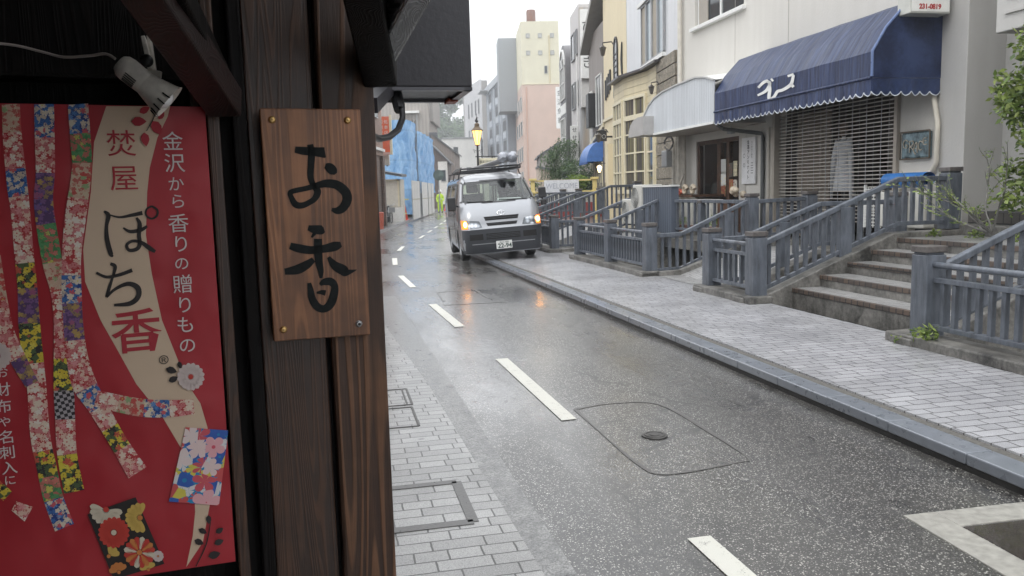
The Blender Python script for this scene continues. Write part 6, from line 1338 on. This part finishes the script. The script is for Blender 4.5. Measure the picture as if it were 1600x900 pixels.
streamer([(69,163,31),(70,215,31),(71,270,30),(68,310,30),(72,350,31),(82,410,31),(90,455,22),(94,500,20),(98,560,28),(100,610,32),(102,655,31),(105,710,31),(116,768,32)],[fl[1],fl[0],fl[4],fl[4],fl[3],fl[5],fl[0],fl[0],fl[2],chk,fl[0],fl[2]],3)
streamer([(122,163,32),(126,220,32),(128,265,31),(118,340,33),(112,400,30),(112,450,31),(115,510,31),(121,560,34),(132,600,38),(150,630,32),(172,668,28),(191,700,28),(215,738,33)],[fl[1],fl[3],fl[5],fl[0],fl[0],fl[1],fl[4],fl[0],fl[0],fl[1],fl[0],fl[2],fl[0]],4)
streamer([(150,622,26),(185,630,27),(225,637,28),(265,638,27),(303,635,23)],[fl[0],fl[5],fl[1],fl[0]],5)
streamer([(-12,400,26),(-2,470,28),(8,520,30),(28,560,26),(50,600,22)],[fl[5],fl[0],fl[0],fl[4]],3); streamer([(-20,745,18),(12,775,20)],[fl[2]],3); streamer([(22,790,16),(45,803,26)],[fl[0]],3)
ppoly('flower_card',[(290,667),(356.5,672),(342,789),(264,783)],m_flower('paper_card_blue',(.02,.25,.50),[(.80,.42,.45),(.80,.62,.60),(.62,.10,.13),(.78,.40,.42),(.80,.66,.64)],(.7,.1,.15),30,.021,.2,[(.04,.12,.45),(.70,.60,.10),(.72,.7,.7),(.62,.1,.1)]),6)
bc=ppoly('flower_card',[(137,803),(212,776),(257,880),(178,905)],flat('card_black',(.02,.016,.015)),6)
def mum(par,cx,cy,r,n,cols,l,cc,sx_=1.,half=None):
    f=PF(l); ms={}
    for k in range(n):
        if half and not(half[0]<=k<half[1]): continue
        a=2*math.pi*k/n+.2; mm=ms.setdefault(k%len(cols),MB()); P_=[]
        for t in range(11):
            u=t/10; w_=math.sin(min(1,u*1.35)*math.pi/2)*math.sqrt(max(0,1-max(0,(u-.72)/.28)**2)) if u>.05 else 0
            P_.append((r*(.15+.85*u),w_*r*math.pi/n*.93))
        pts=[(x,y) for x,y in P_]+[(x,-y) for x,y in P_[::-1]]
        mm.poly([f(cx+(x*math.cos(a)-y*math.sin(a))*sx_,cy+x*math.sin(a)+y*math.cos(a),0) for x,y in pts[:-1]])
    for k,mm in ms.items(): mm.build('petals',cols[k],par)
    m=MB(); m.poly([PF(l+1)(cx+r*.17*math.cos(t)*sx_,cy+r*.17*math.sin(t),0) for t in [2*math.pi*q/14 for q in range(14)]]); m.build('flower_centre',cc,par)
cW=flat('card_cream',(.66,.58,.45));cR=flat('card_red',(.55,.05,.035));cY=flat('card_gold',(.62,.42,.10));cO=flat('card_orange',(.62,.22,.06)); cP=flat('pale_pink',(.66,.55,.52))
mum(bc,178,831,25,18,[cR],8,cW); mum(bc,166,795,26,16,[cW],7,cR,1,(0,9)); mum(bc,219,808,24,16,[cY],7,cO,1,(3,13)); mum(bc,218,862,25,16,[cW,cR,cO,cR],8,cO); mum(bc,170,868,18,12,[cY],7,cO,1,(9,14)); mum(bc,186,893,16,12,[cO],7,cO,1,(6,11)); mum(bc,232,889,14,12,[cY],7,cO,1,(6,11)); mum(bc,247,868,9,10,[cP],7,cO)
mum(po,298,588,22,16,[cP],8,cR); mum(po,-3,556,22,16,[cP],8,cR)
dkl=flat('print_black',(.025,.02,.02)); pr_=flat('print_red',(.42,.03,.045))
def leafp(cx,cy,r,a,mat=dkl,l=7): 
    ppoly('printed_leaf',[(cx+r*(x*math.cos(a)-y*math.sin(a)),cy+r*(x*math.sin(a)+y*math.cos(a))) for x,y in ((-1,0),(-.5,.55),(.1,.6),(.6,.35),(1,0),(.6,-.35),(.1,-.6),(-.5,-.55))],mat,l)
for x,y,r,a in ((326,811,7,1.5),(317,829,7,.5),(343,828,7,-.6),(311,846,8,.4),(342,846,8,-.4),(335,866,10,-.3)): leafp(x,y,r,a)
for x,y,r,a in ((268,578,9,.3),(271,592,8,-.4),(281,570,6,1.2)): leafp(x,y,r,a)
for x,y,r,a in ((217,190,12,.0),(227,218,11,1.4),(245,200,13,1.0),(226,172,9,-.5),(252,180,8,-1)): leafp(x,y,r,a,pr_,7)
m=MB(); ribbon(m,[(306,884,1.5),(322,850,1.8),(329,815,1.2)],PF(7),.0002,4); m.build('printed_twig',dkl,po); m=MB(); ribbon(m,[(229,205,1.2),(240,185,1.6),(243,170,1.2)],PF(8),.0002,3); m.build('printed_twig',dkl,po)
# lettering drawn with the brush: po-chi
m=MB(); Z2=lambda l:[(a/3,300+b/3,c/3) for a,b,c in l]
for s_ in ([(488,90,10),(508,110,22),(500,160,16),(502,220,22),(520,290,22),(532,298,6)],[(508,105,6),(560,118,10),(620,108,16),(668,98,20)],[(578,168,8),(610,185,16),(660,178,18),(690,160,12)],[(640,120,10),(655,150,20),(652,200,18),(655,245,20),(640,268,18),(605,272,16),(595,248,14),(620,230,14),(660,235,16),(700,262,22),(728,280,14)],[(712,66,9),(738,85,10),(735,112,10),(710,125,9),(685,108,9),(688,80,9),(712,66,9)],
    [(452,378,12),(500,398,14),(560,388,16),(620,366,18)],[(518,336,14),(540,350,18),(528,400,12),(512,450,16),(500,492,14)],[(500,492,12),(540,455,14),(600,430,20),(645,448,26),(648,490,24),(610,522,22),(535,530,12)]):
    ribbon(m,Z2(s_),PF(3),.0004,6)
m.build('brush_lettering',dkl,po)
def ptxt(ch,x,y,size,mat,l=3,name='lettering'):
    u,z=wp(x,y,PO); return (ch,u,z,size)
def col_text(items,mat,l=3,bold=0.,name='lettering',ret=None):
    m=MB()
    for ch,x,y,px in items:
        u,z=wp(x,y,PO); k=wp(x+10,y,PO)[0]-u; o=text(name,ch,px*k/10*1.02,mat,None,(u,PO-.0004*l,z),FCAM,.0002,bold=bold); M_=o.matrix_basis.copy(); m.add([tuple(M_@v.co) for v in o.data.vertices],[tuple(p.vertices) for p in o.data.polygons]); bpy.data.objects.remove(o)
    return m.build(name,mat,po)
wh_=flat('print_white',(.68,.62,.60))
col_text([('焚',190,227,47),('屋',194,281,46)],pr_); col_text([('香',214,522,80)],pr_,bold=.0008)
col_text([('金',270,223,33),('沢',273,257,33),('か',275,289,26),('ら',278,316,26),('香',279,351,33),('り',283,383,30),('の',284,413,24),('贈',286,446,33),('り',289,478,30),('も',290,509,30),('の',293,541,28)],wh_)
col_text([('お',3,583,21),('財',4,610,27),('布',6,636,26),('や',8,660,20),('名',11,684,26),('刺',12,708,26),('入',15,732,26),('に',16,751,20)],wh_)
col_text([('®',256,563,20)],dkl)
# clip-on spotlight with cord
sp_=thing('clip_spotlight','unlit white clip-on spotlight fixed to the dark timber above the poster','spotlight',(0,0,0),fr='w')
A=atY(186,98,1.215);B=atY(264,160,1.235); ax=(B-A).normalized(); qM=ax.to_track_quat('Z','Y').to_matrix().to_4x4(); Mx=Matrix.Translation(A)@qM; L=(B-A).length
lw_=plain('aged_white_enamel',(.62,.58,.52),.4,var=.2,sc=60)
MB().lathe([(.001,-.002),(.012,0),(.017,.006),(.0185,.015),(.0175,.045)],24,0,Mx).build('socket',lw_,sp_,smooth=True)
mb=MB(); mb.lathe([(.0175,.044),(.019,.050),(.023,.066),(.0275,.082),(.030,L),(.0288,L),(.026,.082),(.018,.055)],32,0,Mx); mb.build('reflector',lw_,sp_,smooth=True)
MB().ball(Mx@Vector((0,0,L-.014)),.018).build('bulb',flat('milk_glass',(.8,.8,.8),.15),sp_,smooth=True)
mb=MB()
for k in range(5):
    for r,z0,z1 in ((.0187,.018,.036),):
        a=math.radians(200+k*11); mb.bar(Mx@Vector((r*math.cos(a),r*math.sin(a),z0)),Mx@Vector((r*math.cos(a),r*math.sin(a),z1)),.0018,.0015)
for k in range(6):
    a=math.radians(170+k*24); mb.bar(Mx@Vector((.0262*math.cos(a),.0262*math.sin(a),.074)),Mx@Vector((.0288*math.cos(a),.0288*math.sin(a),.086)),.0025,.002)
mb.build('vent_slots',MT['dark'],sp_)
C0=atY(226,62,1.27);C1=atY(236,112,1.25); mb=MB(); mb.bar(C0,C1,.022,.006,up=(1,.2,0)); mb.bar(atY(233,58,1.28),atY(241,112,1.27),.016,.005,up=(1,.2,0)); mb.bar(atY(222,112,1.245),atY(252,117,1.25),.01,.01); mb.build('clip',lw_,sp_,bevel=.001); MB().ball(atY(229,95,1.24),(.010,.008,.010)).build('clip_knob',MT['black'],sp_,smooth=True)
cdm=thing('lamp_cord','thin whitish cord running along the dark timber to the clip-on spotlight','cord',(0,0,0),fr='w'); MB().tube(smoothpts([tuple(atY(x,y,Y)) for x,y,Y in ((-30,66,1.2),(0,68,1.22),(30,72,1.23),(70,82,1.24),(100,89,1.24),(140,87,1.23),(165,84,1.22),(180,92,1.215))],5),.0021,6).build('cord',plain('cord_white',(.40,.36,.33),.5),cdm,smooth=True)
hb=thing('shop_house','dark boarded shop house running back along the street behind the timber wall','house',(-.35,2.3,0))
MB().box((-6,0,0),(0,8.6,3.0)).build('wall',m_corr('dark_shop_boards',(.05,.038,.03),5,.6,0,.5,'h',None,(0,1,0)),hb); MB().hexa([(-6.2,-.2,3.9),(.1,-.2,2.95),(.1,8.8,2.95),(-6.2,8.8,3.9),(-6.2,-.2,4.05),(.1,-.2,3.1),(.1,8.8,3.1),(-6.2,8.8,4.05)]).build('roof',ro,hb)
for y in (2.,4.6,7.2): winf(hb,.02,y,1.1,1.4,1.2,'right',2,1,MT['black'])
# ------------------------------------------------------------ wet air
hz_=NT('haze'); hz_.t.nodes.remove(hz_.b); vp=hz_.n('ShaderNodeVolumePrincipled'); vp.inputs['Color'].default_value=(.95,.97,1,1); vp.inputs['Density'].default_value=.0016; vp.inputs['Anisotropy'].default_value=.1; hz_.t.links.new(vp.outputs[0],hz_.o.inputs['Volume'])
HZ=True
if HZ: MB().box((-620,-620,-2.6),(720,720,46)).build('haze',hz_.m,kind='stuff')
